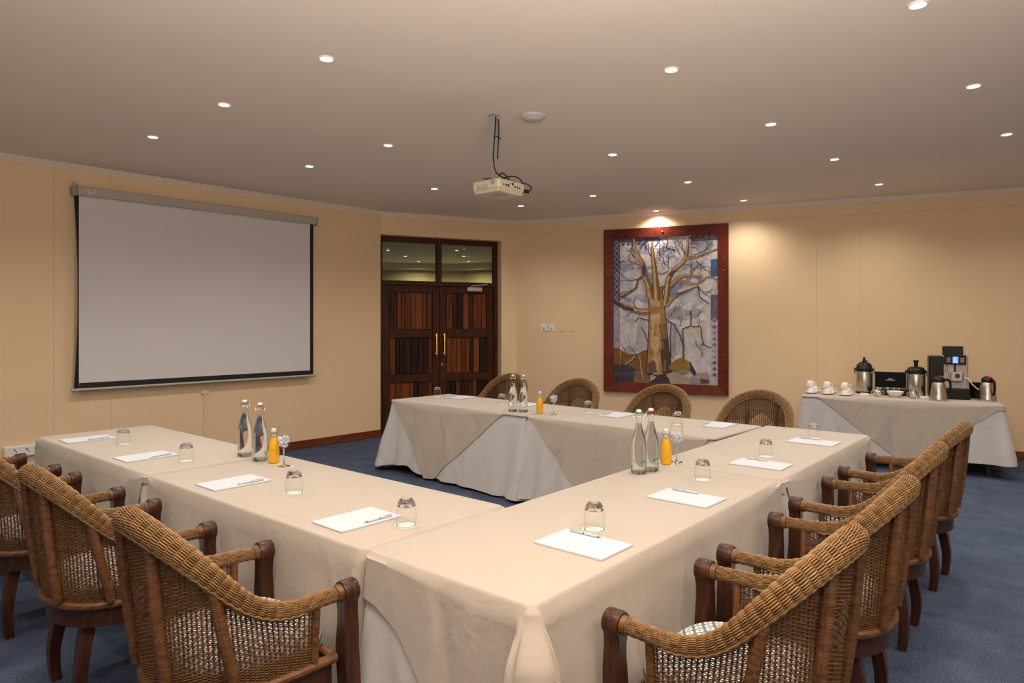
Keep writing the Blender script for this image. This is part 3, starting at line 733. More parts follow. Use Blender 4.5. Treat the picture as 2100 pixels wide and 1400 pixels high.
    def twig(x, y, ang, ln, w_, dep_):
        pts = [(x, y)]
        for k in range(4):
            ang += rnd.uniform(-0.5, 0.5); x += math.cos(ang)*ln/4; y -= math.sin(ang)*ln/4; pts.append((x, y))
        stroke(pts, [w_, w_*.85, w_*.7, w_*.6, w_*.45], INK)
        if dep_:
            for k in (2, 3, 4):
                if rnd.random() < 0.8: twig(pts[k][0], pts[k][1], ang+rnd.choice((-1, 1))*rnd.uniform(.4, 1.2), ln*rnd.uniform(.5, .8), w_*.6, dep_-1)
    # twigs of the crown behind the limbs
    for (x, y, an, ln) in ((280, 330, 2.6, 120), (200, 250, 2.2, 90), (110, 280, 2.9, 80), (230, 450, 3.4, 110), (350, 250, 1.7, 120), (380, 160, 1.2, 80), (500, 360, 1.9, 120), (560, 200, 2.4, 110), (660, 240, 1.9, 120), (720, 250, 0.8, 120),
        (740, 300, 5.4, 110), (760, 520, 4.9, 130), (690, 420, 1.0, 100), (790, 270, 0.4, 110), (600, 240, 2.6, 100), (480, 330, 2.3, 90), (300, 180, 2.0, 90), (200, 620, 4.4, 130), (180, 560, 3.6, 100), (640, 270, 1.4, 110), (820, 440, 6.0, 90), (250, 170, 0.9, 110), (420, 240, 0.9, 100), (700, 130, 1.2, 70)):
        twig(x, y, an, ln, 8, 3)
    # small bare tree and saplings
    limb([(628, 1165), (632, 1040), (622, 900)], 16, 10, (0.12,0.08,0.05), (0.26,0.22,0.20)); stroke(wob([(628, 1040), (590, 930), (540, 850)], 4), 9, INK)
    stroke(wob([(622, 900), (690, 870), (780, 880), (800, 1010), (790, 1030)], 5), 8, INK); stroke(wob([(690, 870), (700, 780), (690, 740)], 4), 8, INK); stroke(wob([(790, 1030), (870, 1060)], 4), 7, INK)
    for (x, y, an, ln) in ((560, 860, 2.2, 110), (600, 880, 1.6, 100), (700, 800, 0.8, 100), (700, 820, 2.2, 90), (760, 880, 1.0, 80), (540, 850, 2.8, 80), (740, 1000, 4.4, 100), (110, 1110, 1.8, 90), (200, 1120, 2.2, 100), (520, 780, 1.4, 100)):
        twig(x, y, an, ln, 6, 2)
    stroke(wob([(520, 1150), (515, 980), (525, 840)], 4), 8, INK); stroke(wob([(545, 1120), (555, 960), (560, 860)], 3), 6, (0.2,0.17,0.18)); stroke(wob([(255, 880), (290, 940), (315, 1000)], 3), 7, INK)
    stroke([(66, 1080), (66, 1240)], 9, (0.42, 0.24, 0.06)); stroke([(242, 1140), (262, 1290), (272, 1360)], 8, (0.55, 0.42, 0.30)); stroke([(110, 1225), (170, 1180), (200, 1140)], 8, (0.5, 0.45, 0.42))
    # trunk
    poly([(318, 560), (440, 520), (470, 700), (480, 820), (500, 1000), (520, 1160), (540, 1300), (430, 1330), (300, 1300), (312, 1100), (322, 900), (326, 740)], INK)
    poly([(326, 600), (440, 560), (462, 700), (474, 820), (490, 1000), (508, 1160), (520, 1290), (430, 1320), (308, 1290), (320, 1100), (330, 900), (332, 740)], OCH)
    poly([(340, 620), (420, 600), (430, 760), (425, 900), (415, 1060), (420, 1270), (370, 1280), (345, 1060), (345, 800)], OCL)
    poly([(350, 700), (460, 700), (470, 760), (340, 770)], (0.36, 0.20, 0.06))
    poly([(440, 980), (490, 980), (512, 1160), (522, 1300), (450, 1310), (430, 1100)], (0.085, 0.045, 0.03))
    poly([(410, 860), (470, 850), (486, 990), (440, 990)], (0.24, 0.13, 0.05))
    for k in range(34):
        x, y = rnd.uniform(325, 480), rnd.uniform(840, 1260); r = rnd.uniform(8, 20)
        pts = [(x+r*rnd.uniform(.6, 1)*math.cos(a_), y+r*1.3*rnd.uniform(.6, 1)*math.sin(a_)) for a_ in [2*PI*i/6 for i in range(6)]]
        stroke(pts[:4], 2.2, (0.13, 0.07, 0.03))
        if rnd.random() < .5: poly([(x-r*.5, y-r*2), (x+r*.4, y-r*1.6), (x+r*.5, y+r*1.8), (x-r*.3, y+r*2.2)], rnd.choice(((0.44,0.27,0.11), (0.36, 0.20, 0.07), (0.22,0.12,0.05))))
    # limbs
    limb([(345, 620), (325, 500), (290, 430), (278, 330)], 66, 34); poly([(262, 330), (300, 320), (300, 390), (285, 440), (268, 400)], (0.08, 0.06, 0.10))
    limb([(280, 320), (240, 250), (205, 180), (190, 75)], 34, 14); limb([(275, 320), (200, 300), (130, 270)], 24, 8); stroke(wob([(130, 270), (70, 250), (30, 200)], 3), [6]*99, INK) if False else None
    limb([(400, 640), (390, 480), (375, 330), (362, 200), (352, 120)], 62, 14)
    limb([(470, 700), (490, 560), (500, 460), (530, 400)], 50, 36); limb([(530, 390), (600, 340), (650, 290), (668, 210), (672, 80)], 40, 14)
    poly([(500, 420), (530, 380), (580, 370), (560, 400), (520, 430)], (0.09, 0.06, 0.06))
    limb([(655, 275), (740, 270), (830, 235), (925, 205)], 22, 8); limb([(520, 520), (590, 450), (640, 430), (800, 432)], 34, 12)
    limb([(590, 465), (660, 495), (740, 505), (800, 470), (840, 440)], 26, 8); limb([(690, 430), (720, 380), (760, 320)], 18, 8)
    limb([(490, 690), (560, 610), (590, 580)], 24, 14); limb([(575, 600), (660, 560), (760, 530)], 20, 8, (0.10,0.07,0.06), OCD); stroke(wob([(760, 530), (770, 620), (850, 680)], 4), 9, INK)
    limb([(330, 745), (230, 735), (120, 700), (0, 640)], 46, 24); poly([(0, 625), (110, 690), (190, 715), (190, 745), (100, 720), (0, 660)], (0.07, 0.05, 0.05))
    limb([(400, 400), (450, 405), (500, 385)], 14, 8); limb([(432, 560), (452, 520), (470, 520)], 30, 16, OCD, OCH)
    limb([(262, 430), (225, 455), (218, 520), (120, 590), (40, 610)], 18, 8, (0.12,0.08,0.07), OCD); stroke(wob([(330, 820), (240, 800), (205, 830)], 4), 8, INK)
    # rocks and roots
    blob(605, 1225, 88, 62, (0.26, 0.16, 0.03), 12); blob(625, 1275, 46, 20, (0.09, 0.06, 0.06)); poly([(480, 1300), (560, 1275), (680, 1330), (690, 1385), (500, 1385)], (0.40, 0.33, 0.25))
    poly([(690, 1180), (760, 1320), (740, 1340), (690, 1260)], (0.05, 0.04, 0.045)); poly([(690, 1330), (770, 1280), (850, 1275), (860, 1385), (700, 1385)], (0.36, 0.27, 0.25)); poly([(770, 1330), (850, 1340), (850, 1370), (780, 1380)], (0.10, 0.07, 0.08))
    poly([(340, 1370), (430, 1300), (500, 1330), (520, 1385), (330, 1385)], (0.06, 0.045, 0.05)); poly([(310, 1210), (380, 1180), (400, 1280), (330, 1300)], (0.17, 0.08, 0.07)); stroke([(340, 1330), (390, 1295), (440, 1295)], 7, (0.5, 0.42, 0.36))
    o = obj('canvas', mb, m, t, smooth=0, label='watercolour of a bare golden tree with diamond borders')
painting()

# ------------------------------------------------------------------ tables and their cloths
ZT = 0.735                                     # bare top
def table(label, x0, x1, y0, y1, rot=0.0, lx=None):
    cx, cy = (x0+x1)/2, (y0+y1)/2
    t = thing('folding_table', label, 'table', (cx, cy, 0), rot)
    sx, sy = x1-x0, y1-y0
    mb = MB(); mb.box((0, 0, ZT-0.0175), (sx-0.03, sy-0.03, 0.03), 0.004); obj('tabletop', mb, M_tabletop, t)
    for i in (-1, 1):
        for j in (-1, 1):
            mb = MB(); mb.box((i*(sx/2-0.12), j*(sy/2-0.12), (ZT-0.03)/2), (0.035, 0.035, ZT-0.034), 0.003); obj('leg', mb, M_dleg, t)
    return t
def drape(name, label, cat, x0, x1, y0, y1, mat, lift, hem, seed, flare=0.04, fold=1.0, rot=0.0, lobes=(1,1,1,1), nr=16, group=None, pitch=0.014, cf=None):
    """cloth over the table x0..x1,y0..y1; hem(side, u, x, y)->drop in m; sides 0:-y 1:+x 2:+y 3:-x"""
    rnd = random.Random(seed)
    cx, cy = (x0+x1)/2, (y0+y1)/2; hx, hy = (x1-x0)/2, (y1-y0)/2; rc = 0.03
    loop = []
    def side(p, q, nrm, sd):
        L = math.hypot(q[0]-p[0], q[1]-p[1]); n = max(4, int(L/pitch))
        for k in range(n): loop.append((lerp(p[0], q[0], k/n), lerp(p[1], q[1], k/n), nrm, sd, k/n))
    def corner(c, a0, ci):
        for k in range(11):
            a = a0+PI/2*k/11; loop.append((c[0]+rc*math.cos(a), c[1]+rc*math.sin(a), (math.cos(a), math.sin(a)), 10+ci, k/11))
    side((-hx+rc, -hy), (hx-rc, -hy), (0, -1), 0); corner((hx-rc, -hy+rc), -PI/2, 0)
    side((hx, -hy+rc), (hx, hy-rc), (1, 0), 1); corner((hx-rc, hy-rc), 0, 1)
    side((hx-rc, hy), (-hx+rc, hy), (0, 1), 2); corner((-hx+rc, hy-rc), PI/2, 2)
    side((-hx, hy-rc), (-hx, -hy+rc), (-1, 0), 3); corner((-hx+rc, -hy+rc), PI, 3)
    N = len(loop); ss = [0.0]
    for i in range(1, N): ss.append(ss[-1]+max(0.006, math.hypot(loop[i][0]-loop[i-1][0], loop[i][1]-loop[i-1][1])))
    rnd = random.Random(seed % 10 + (int(seed/20)*7))
    waves = [(rnd.uniform(8, 26), rnd.uniform(0, 6.28), rnd.uniform(0.3, 1.0)) for _ in range(7)]
    zt = ZT+lift; vs = []; fs = []
    creases = [(rnd.uniform(0, 6), rnd.uniform(-0.75, 0.75), rnd.choice((-1, 1))*rnd.uniform(0.003, 0.0065), rnd.uniform(0.014, 0.03)) for _ in range(26)]
    corners = [(hx, -hy), (hx, hy), (-hx, hy), (-hx, -hy)]
    def foldv(i, q):
        s = ss[i]; v = 0.0
        for wv, ph, am in waves: v += am*math.sin(wv*s+ph+q*1.3)
        cz = sum(am*math.exp(-((s-c0-sl*q)/wd)**2) for c0, sl, am, wd in creases)
        return v*0.0055*fold, cz
    ring = 3+nr
    for i, (x, y, nm, sd, u) in enumerate(loop):
        d = max(0.004, hem(sd, u, x+cx, y+cy))
        lob = 0.0; near = 0.0
        for ci, c in enumerate(corners):
            dd = math.hypot(x-c[0], y-c[1]); L_ = lobes[ci]
            lob += L_*(0.075*math.exp(-(dd/0.055)**2) - 0.022*math.exp(-((dd-0.16)/0.055)**2) + 0.014*math.exp(-((dd-0.30)/0.07)**2))
        er = 0.010 if d > 0.012 else 0.003
        for k in range(3):
            a = PI/2*k/2; off = er*math.sin(a)-er; z = zt-(er-er*math.cos(a))
            vs.append((x+nm[0]*off, y+nm[1]*off, z))
        for k in range(1, nr+1):
            q = d*k/nr; g = sstep(q/0.55); ql = q/0.7
            fv, cz = foldv(i, q)
            off = 0.002+lift+flare*ql + fv*g*(1+0.8*ql) + cz*sstep(q/0.10) + lob*sstep(q/0.5)*(0.5+ql*0.6)
            if cf: off += cf(sd, u, x+cx, y+cy, q)
            off = max(off, 0.003+lift)
            vs.append((x+nm[0]*off, y+nm[1]*off, zt-er-q))
    for i in range(N):
        j = (i+1) % N
        for k in range(ring-1): fs.append((i*ring+k, i*ring+k+1, j*ring+k+1, j*ring+k))
    # top, in three insets so the flat stays flat
    fs.append(tuple(i*ring for i in range(N)))
    # inner skin at the hem gives the linen its thickness
    base = len(vs)
    for i in range(N):
        p = vs[i*ring+ring-1]; nm = loop[i][2]; vs.append((p[0]-nm[0]*0.003, p[1]-nm[1]*0.003, p[2]+0.001)); p2 = vs[i*ring+ring-4]; vs.append((p2[0]-nm[0]*0.004, p2[1]-nm[1]*0.004, p2[2]))
    for i in range(N):
        j = (i+1) % N
        fs.append((i*ring+ring-1, base+2*i, base+2*j, j*ring+ring-1)); fs.append((base+2*i, base+2*i+1, base+2*j+1, base+2*j))
    mb = MB(); mb.add(vs, fs)
    o = obj(name, mb, mat, smooth=60, loc=(cx, cy, 0), rotz=rot)
    return tag(o, label, cat, group)
def lin(pts, x):
    if x <= pts[0][0]: return pts[0][1]
    for (a, va), (b, vb) in zip(pts[:-1], pts[1:]):
        if x <= b: return lerp(va, vb, (x-a)/(b-a)) if b > a else vb
    return pts[-1][1]
XA0, XA1, YA0, YS, YA1 = 1.505, 2.29, 1.965, 3.825, 5.745
XB1, XB2 = 3.565, 5.47
YB0, YB1 = 1.195, 1.945
# screen-side row
table('folding table under cloth at the far end of the screen-side row', XA0, XA1, YS+0.012, YA1)
table('folding table under cloth at the near end of the screen-side row', XA0, XA1, YA0+0.012, YS-0.012)
table('folding table under cloth nearest the camera in the right-hand row', XA0, XB1-0.012, YB0, YB1)
table('folding table under cloth at the far end of the right-hand row', XB1+0.012, XB2, YB0, YB1)
def hw(sides_in, full=0.70, var=0.015, ph=0.0):
    def f(sd, u, x, y):
        if sd in sides_in: return 0.03
        if sd >= 10:
            a, b = {10: (0, 1), 11: (1, 2), 12: (2, 3), 13: (3, 0)}[sd]
            if a in sides_in or b in sides_in: return full*0.9
            return full+0.012
        return full-var*math.sin(5*x+4*y+ph)**2-var
    return f
def cfB1w(sd, u, x, y, q):
    d = math.hypot(x-1.505, y-1.195)
    return -0.05*sstep(1-d/0.2)*sstep(q/0.16) if d < 0.2 else 0.0
drape('white_tablecloth', 'white cloth under the taupe one on the far screen-side table', 'tablecloth', XA0, XA1, YS+0.012, YA1, M_white, 0.004, hw((0,)), 1, lobes=(.2,.4,.6,.2))
drape('white_tablecloth', 'white cloth under the taupe one on the near screen-side table', 'tablecloth', XA0, XA1, YA0+0.012, YS-0.012, M_white, 0.004, hw((0, 2)), 2, lobes=(.1,.2,.2,0))
drape('white_tablecloth', 'white cloth under the taupe one on the table nearest the camera', 'tablecloth', XA0, XB1-0.012, YB0, YB1, M_white, 0.004, hw((1, 2)), 3, lobes=(.1,0,0,.1), cf=cfB1w)
drape('white_tablecloth', 'white cloth under the taupe one on the far right-row table', 'tablecloth', XB1+0.012, XB2, YB0, YB1, M_white, 0.004, hw((3, 2)), 4, lobes=(.7,.1,.1,.1))
def hemA1(sd, u, x, y):
    if sd == 0: return 0.03
    if sd == 3: return lin([(3.84, 0.02), (3.93, 0.22), (4.05, 0.5), (4.2, 0.56), (5.3, 0.56), (5.60, 0.42), (5.72, 0.12)], y)
    if sd in (1, 2): return lin([(0, 0.04), (0.3, 0.4), (0.7, 0.4), (1, 0.05)], u)
    return 0.035
drape('taupe_tablecloth', 'taupe cloth on the table below the projection screen', 'tablecloth', XA0, XA1, YS+0.012, YA1, M_cloth, 0.012, hemA1, 11, lobes=(.2,.4,.6,.2))
def hemA2(sd, u, x, y):
    if sd in (0, 2): return 0.03
    if sd == 3: return lin([(1.99, 0.06), (2.01, 0.42), (2.08, 0.6), (3.5, 0.6), (3.68, 0.42), (3.78, 0.17), (3.81, 0.03)], y)
    if sd == 1: return lin([(0, 0.05), (0.3, 0.4), (0.7, 0.4), (1, 0.05)], u)
    return 0.42 if sd == 13 else 0.03
drape('taupe_tablecloth', 'taupe cloth on the near table of the screen-side row', 'tablecloth', XA0, XA1, YA0+0.012, YS-0.012, M_cloth, 0.010, hemA2, 12, lobes=(.1,.2,.2,0))
def hemB1(sd, u, x, y):
    if sd in (1, 2): return 0.03
    if sd == 3: return lin([(1.20, 0.60), (1.215, 0.62), (1.42, 0.62), (1.60, 0.37), (1.76, 0.21), (1.88, 0.155), (1.95, 0.15)], y)
    if sd == 0: return lin([(1.53, 0.60), (3.1, 0.60), (3.30, 0.45), (3.46, 0.2), (3.54, 0.03)], x)
    if sd == 12: return 0.15
    if sd == 13: return 0.60 if (u < 0.12 or u > 0.88) else 0.172
    return 0.04
def cfB1(sd, u, x, y, q):                        # the squared-off fold at the front corner
    d = math.hypot(x-1.505, y-1.195)
    g = sstep(q/0.16)
    if sd == 13: return 0.058*g
    if d < 0.13: return -0.034*sstep(1-d/0.13)*g
    return 0.0
drape('taupe_tablecloth', 'taupe cloth on the table nearest the camera, corner folded square', 'tablecloth', XA0, XB1-0.012, YB0, YB1, M_cloth, 0.014, hemB1, 13, lobes=(.1,0,0,.35), cf=cfB1, nr=20)
def hemB2(sd, u, x, y):
    if sd in (2, 3): return 0.03
    if sd == 0: return lin([(3.62, 0.03), (3.72, 0.2), (3.86, 0.45), (4.0, 0.58), (5.0, 0.58), (5.30, 0.36), (5.44, 0.14)], x)
    if sd == 1: return lin([(0, 0.10), (0.3, 0.4), (0.7, 0.4), (1, 0.05)], u)
    return 0.06
drape('taupe_tablecloth', 'taupe cloth on the right-row table nearest the coffee station', 'tablecloth', XB1+0.012, XB2, YB0, YB1, M_cloth, 0.012, hemB2, 14, lobes=(.7,.1,.1,.1))
# row against the far wall, turned a little
RC = R_(2.4)
def crow(y0, y1):
    c = Vector((0.42, (y0+y1)/2)); c = Vector((5.09+ (c.y-3.77)*math.tan(RC)*-1*-1*0.0 + (c.y-3.77)*0.042, c.y))
    return c
def cfC(sd, u, x, y, q): return -0.15*q if sd == 1 else 0.0
def ctable(label, lw, lt, y0, y1, hemw, hemt, seed, lobes):
    ccx = 5.085+(((y0+y1)/2)-3.77)*0.042; W2 = 0.415
    table(label, ccx-W2, ccx+W2, y0+0.006, y1-0.006, -RC)
    drape('white_tablecloth', lw, 'tablecloth', ccx-W2, ccx+W2, y0+0.006, y1-0.006, M_white, 0.004, hemw, seed, rot=-RC, lobes=lobes, fold=1.1, flare=0.115, cf=cfC)
    drape('taupe_tablecloth', lt, 'tablecloth', ccx-W2, ccx+W2, y0+0.006, y1-0.006, M_cloth, 0.011, hemt, seed+10, rot=-RC, lobes=lobes, fold=1.1, flare=0.115, cf=cfC)
def hemC1w(sd, u, x, y):
    if sd == 0: return 0.05
    if sd == 3: return lin([(3.79, 0.715), (4.0, 0.71), (4.8, 0.695), (5.1, 0.68), (5.35, 0.63), (5.60, 0.655), (5.72, 0.675)], y)
    if sd == 10: return 0.60
    return 0.68
def hemC1t(sd, u, x, y):
    if sd == 0: return 0.02
    if sd == 3: return lin([(4.02, 0.008), (4.07, 0.02), (4.90, 0.71), (5.02, 0.715), (5.38, 0.30), (5.66, 0.03), (5.69, 0.01)], y)
    if sd == 2: return 0.01
    return lin([(0, 0.01), (0.5, 0.5), (1, 0.01)], u) if sd == 1 else 0.008
ctable('folding table under cloths in front of the wooden door', 'white cloth hanging below the taupe one in front of the door', 'taupe cloth with a pointed drop on the table by the door', 3.775, 5.715, hemC1w, hemC1t, 21, (.2,1,1,1))
def hemC2w(sd, u, x, y):
    if sd == 0: return 0.04
    if sd == 2: return 0.05
    return 0.70
def hemC2t(sd, u, x, y):
    if sd in (0, 2): return 0.01
    if sd == 3: return lin([(2.03, 0.02), (2.06, 0.05), (2.40, 0.45), (2.62, 0.66), (2.95, 0.68), (3.25, 0.42), (3.68, 0.03), (3.72, 0.01)], y)
    return lin([(0, 0.01), (0.5, 0.5), (1, 0.01)], u) if sd == 1 else 0.008
ctable('folding table under cloths in front of the tree painting', 'white cloth hanging below the taupe one in front of the painting', 'taupe cloth with a pointed drop in front of the painting', 1.985, 3.765, hemC2w, hemC2t, 23, (.3,.3,1,1))

# ------------------------------------------------------------------ wicker armchairs (front faces local +y)
def cr(pts, n):
    """Catmull-Rom through 3-D points, n samples per span"""
    return [Vector(p) for p in cable(pts, sub=n)]
def make_chair():
    t = thing('wicker_armchair', '', 'chair')
    half = [(-0.298, 0.245, 0.643), (-0.303, 0.163, 0.645), (-0.308, 0.061, 0.646), (-0.308, -0.017, 0.665), (-0.302, -0.081, 0.702), (-0.286, -0.138, 0.755), (-0.259, -0.195, 0.818), (-0.202, -0.252, 0.882), (-0.106, -0.293, 0.928)]
    rim = half + [(0, -0.307, 0.944)] + [(-x, y, z) for x, y, z in half[::-1]]
    RP = cr(rim, 14)
    # arc-length resample
    def resample(P, step):
        L = [0.0]
        for i in range(1, len(P)): L.append(L[-1]+(P[i]-P[i-1]).length)
        n = max(2, int(L[-1]/step)); out = []; j = 0
        for k in range(n+1):
            s = L[-1]*k/n
            while j < len(P)-2 and L[j+1] < s: j += 1
            out.append(P[j].lerp(P[j+1], (s-L[j])/max(1e-9, L[j+1]-L[j])))
        return out, L[-1]
    RR, RL = resample(RP, 0.0062)
    def rrad(i):
        u = abs(2*i/(len(RR)-1)-1)                # 0 at the back, 1 at the arm ends
        return lerp(0.0375, 0.0235, sstep((u-0.25)/0.75))
    # plan curve of the base ring
    bh = [(-0.284, 0.235, 0.425), (-0.290, 0.12, 0.425), (-0.288, 0.02, 0.425), (-0.273, -0.072, 0.425), (-0.234, -0.153, 0.425), (-0.172, -0.212, 0.425), (-0.088, -0.247, 0.425)]
    base = bh + [(0, -0.258, 0.425)] + [(-x, y, z) for x, y, z in bh[::-1]]
    BP, BL = resample(cr(base, 12), 0.01)
    mb = MB(); mb.tube(BP, 0.017, 10); obj('seat_ring', mb, M_cane, t)
    mb = MB(); mb.tube([(-0.275, 0.232, 0.425), (0.275, 0.232, 0.425)], 0.017, 10); obj('front_rail', mb, M_cane, t)
    # dark wooden apron under the ring
    ap = [(p.x*0.965, p.y*0.965, 0) for p in BP]
    n = len(ap); vs = []
    for p in ap: vs += [(p[0], p[1], 0.335), (p[0], p[1], 0.410), (p[0]*0.93, p[1]*0.93, 0.410), (p[0]*0.93, p[1]*0.93, 0.335)]
    fs = [(i*4+k, i*4+(k+1) % 4, i*4+4+(k+1) % 4, i*4+4+k) for i in range(n-1) for k in range(4)] + [(0,1,2,3), ((n-1)*4, (n-1)*4+3, (n-1)*4+2, (n-1)*4+1)]
    mb = MB(); mb.add(vs, fs); mb.box((0, 0.222, 0.372), (0.53, 0.022, 0.075), 0.003); obj('apron', mb, M_chw, t)
    mb = MB(); mb.prism([(p.x*0.92, min(p.y*0.92, 0.21)) for p in BP], 0.408, 0.420); obj('seat_board', mb, M_chw, t, smooth=0)
    # arm posts: front leg, S-curved upright and rounded head in one board
    for s in (-1, 1):
        zs = [0.0, 0.10, 0.20, 0.30, 0.38, 0.45, 0.505, 0.545, 0.578, 0.602]
        xo = [0.012, 0.006, 0.0, -0.002, -0.002, 0.0, 0.003, 0.004, 0.002, 0.0]
        ww = [0.020, 0.022, 0.025, 0.029, 0.032, 0.031, 0.027, 0.023, 0.021, 0.024]
        L1 = [(s*xo[i]-ww[i], zs[i]) for i in range(len(zs))]; R1 = [(s*xo[i]+ww[i], zs[i]) for i in range(len(zs))]
        hd = [(0.0395*math.cos(a), 0.643+0.0395*math.sin(a)) for a in [R_(-48+ (276)*k/18) for k in range(19)]]
        outl = R1 + hd + L1[::-1]
        mb = MB()
        vs = []; nn = len(outl)
        def yof(z): return 0.012*math.sin(PI*min(z, 0.45)/0.45) - 0.010*sstep((0.30-z)/0.3)
        for y, sh in ((0.0, 0.94), (0.006, 1.0), (0.050, 1.0), (0.056, 0.94)):
            for p in outl:
                zc = 0.643
                xx = p[0]*sh if p[1] <= 0.59 else p[0]*sh
                zz = p[1] if p[1] <= 0.606 else 0.643+(p[1]-0.643)*sh
                vs.append((xx+s*0.298, 0.245+y+yof(p[1]), zz))
        fs = []
        for k in range(3):
            for i in range(nn):
                j = (i+1) % nn; fs.append((k*nn+i, k*nn+j, (k+1)*nn+j, (k+1)*nn+i))
        # caps as strips between left and right edges (keeps them well shaped)
        m_ = len(zs)
        for off, fl in ((0, 1), (3*nn, 0)):
            for i in range(m_-1):
                q = (off+i, off+i+1, off+nn-2-i, off+nn-1-i); fs.append(q if not fl else q[::-1])
            q = tuple(off+k for k in range(m_-1, nn-m_+1)); fs.append(q if not fl else q[::-1])
        mb.add(vs, fs); obj('arm_post', mb, M_chw, t, smooth=40)
        mb = MB(); mb.tube([(s*0.298, 0.247, 0.643), (s*0.2985, 0.226, 0.643)], [0.030, 0.027], 16); obj('rail_collar', mb, M_cane, t)
        # rear legs: sabre curve, squared section
        pth = [(s*0.150, -0.150, 0.345), (s*0.166, -0.172, 0.24), (s*0.176, -0.186, 0.14), (s*0.178, -0.184, 0.06), (s*0.174, -0.176, 0.0)]
        PP = cr(pth, 5); mb = MB(); mb.tube(PP, [lerp(0.036, 0.026, i/(len(PP)-1)) for i in range(len(PP))], 4, rot=PI/4); obj('leg', mb, M_chw, t, smooth=30)
        # wound front post of the side panel
        mb = MB(); mb.tube([(s*0.289, 0.150, 0.435), (s*0.296, 0.150, 0.53), (s*0.303, 0.150, 0.632)], 0.015, 10); obj('panel_post', mb, M_cane, t)
    # surface of the woven shell
    PB = [p for p in BP]; uB0 = 0.0
    def along(P, u):
        f = u*(len(P)-1); i = min(int(f), len(P)-2); return P[i].lerp(P[i+1], f-i)
    def ufor(P, ycut):
        for i in range(len(P)):
            if P[i].y < ycut: return i/(len(P)-1)
        return 0
    rb0, rr0 = ufor(BP, 0.15), ufor(RR, 0.15)
    def surf(u, z):                                # u 0..1 round the shell; height z
        b = along(BP, rb0+(1-2*rb0)*u); r = along(RR, rr0+(1-2*rr0)*u)
        zt = r.z-0.012
        v = max(0.0, min(1.0, (z-0.43)/(zt-0.43)))
        bow = 0.010*math.sin(PI*v)
        p = b.lerp(r, v); c = Vector((p.x, p.y-0.0))
        d = c.normalized() if c.length > 1e-6 else Vector((0, -1))
        return Vector((p.x+d.x*bow*0, p.y+d.y*bow*0, z)), zt
    def surf_n(u):
        a, _ = surf(max(0, u-0.004), 0.5); b, _ = surf(min(1, u+0.004), 0.5); d = (b-a); d.z = 0; d.normalize()
        return Vector((-d.y, d.x, 0))*-1
    NS = 76
    mb = MB()
    for k in range(NS+1):
        u = k/NS; _, zt = surf(u, 0.5); nz = 7
        pth = [surf(u, lerp(0.432, zt, j/nz))[0] for j in range(nz+1)]
        mb.tube(pth, 0.0034, 4, caps=False)
    mw = MB()
    rows = []; z = 0.440
    while z < 0.945:
        rows.append(z); z += 0.0044 if z < 0.495 else (0.0066 if z < 0.70 else 0.0056)
    norms = [surf_n(k/NS) for k in range(NS+1)]
    def motif(u, z): return abs((u-0.5)*1.15)/0.080+abs(z-0.700)/0.078 < 1.0
    for ri, z in enumerate(rows):
        run = []
        def flush():
            if len(run) >= 3: mw.tube(run, 0.0019 if 0.50 < z < 0.70 else 0.0024, 4, caps=False)
            run.clear()
        for k in range(NS):
            for h in (0.0, 0.5):
                u = (k+h)/NS; p, zt = surf(u, z)
                if z > zt or motif(u, z): flush(); continue
                sgn = (1 if (k+ri) % 2 else -1) if h == 0.0 else 0
                run.append(p+norms[k]*0.0042*sgn)
        flush()
    o = obj('woven_stakes', mb, M_wickd, t, smooth=180, kind='stuff')
    o = obj('woven_panel', mw, M_wick, t, smooth=180, kind='stuff')
    # checked diamond woven into the back
    md = MB(); mdl = MB()
    for i in range(-8, 9):
        for j in range(-7, 8):
            u = 0.5+i*0.0145/1.15; z = 0.700+j*0.0105
            if not motif(u, z): continue
            p, _ = surf(u, z); nn_ = surf_n(u); ang = math.atan2(nn_.y, nn_.x)-PI/2
            m2 = mdl if (i+j) % 2 == 0 else md
            o2 = Vector((0, -1, 0)) if nn_.y > 0 else Vector((0, 1, 0)); inward = nn_ if nn_.y > 0 else -nn_
            m2.box((0, 0, 0), (0.013, 0.005 if (i+j) % 2 == 0 else 0.003, 0.0095), 0.0015, Matrix.Translation(p+inward*0.004) @ Matrix.Rotation(ang, 4, 'Z'))
            md.box((0, 0, 0), (0.0125, 0.006 if (i+j) % 2 == 0 else 0.003, 0.0090), 0.0015, Matrix.Translation(p-inward*0.003) @ Matrix.Rotation(ang, 4, 'Z'))
    obj('diamond_motif', mdl, M_straw, t, kind='stuff', label='pale straw checks of the woven diamond')
    obj('diamond_ground', md, M_wickd, t, kind='stuff', label='dark checks of the woven diamond')
    # rolled rim
    mb = MB(); mb.tube(RR[1:-1], [rrad(i)-0.0080 for i in range(1, len(RR)-1)], 14); obj('rim_core', mb, M_core, t, smooth=180)
    ms = MB(); NK = 62; per = 0.058
    T = []
    for i in range(len(RR)):
        a = RR[max(0, i-1)]; c = RR[min(len(RR)-1, i+1)]; T.append((c-a).normalized())
    nrm = Vector((0, 0, 1)); F = []
    for i in range(len(RR)):
        nrm = (nrm - T[i]*nrm.dot(T[i])).normalized(); F.append((nrm.copy(), T[i].cross(nrm)))
    stp = RL/(len(RR)-1)
    for k in range(NK):
        th = 2*PI*k/NK; pth = []; rad = []
        for i in range(0, len(RR)):
            s = i*stp
            ph = 2*PI*s/per + (PI if k % 2 else 0)
            wv = math.tanh(2.0*math.sin(ph)); r = rrad(i) + 0.0036*wv - 0.0034
            pth.append(RR[i]+F[i][0]*r*math.cos(th)+F[i][1]*r*math.sin(th))
            rad.append((0.0024+0.0009*wv)*(rrad(i)/0.040))
        ms.tube(pth, rad, 4, caps=False)
    obj('rolled_rim', ms, M_wickr, t, smooth=180, kind='stuff')
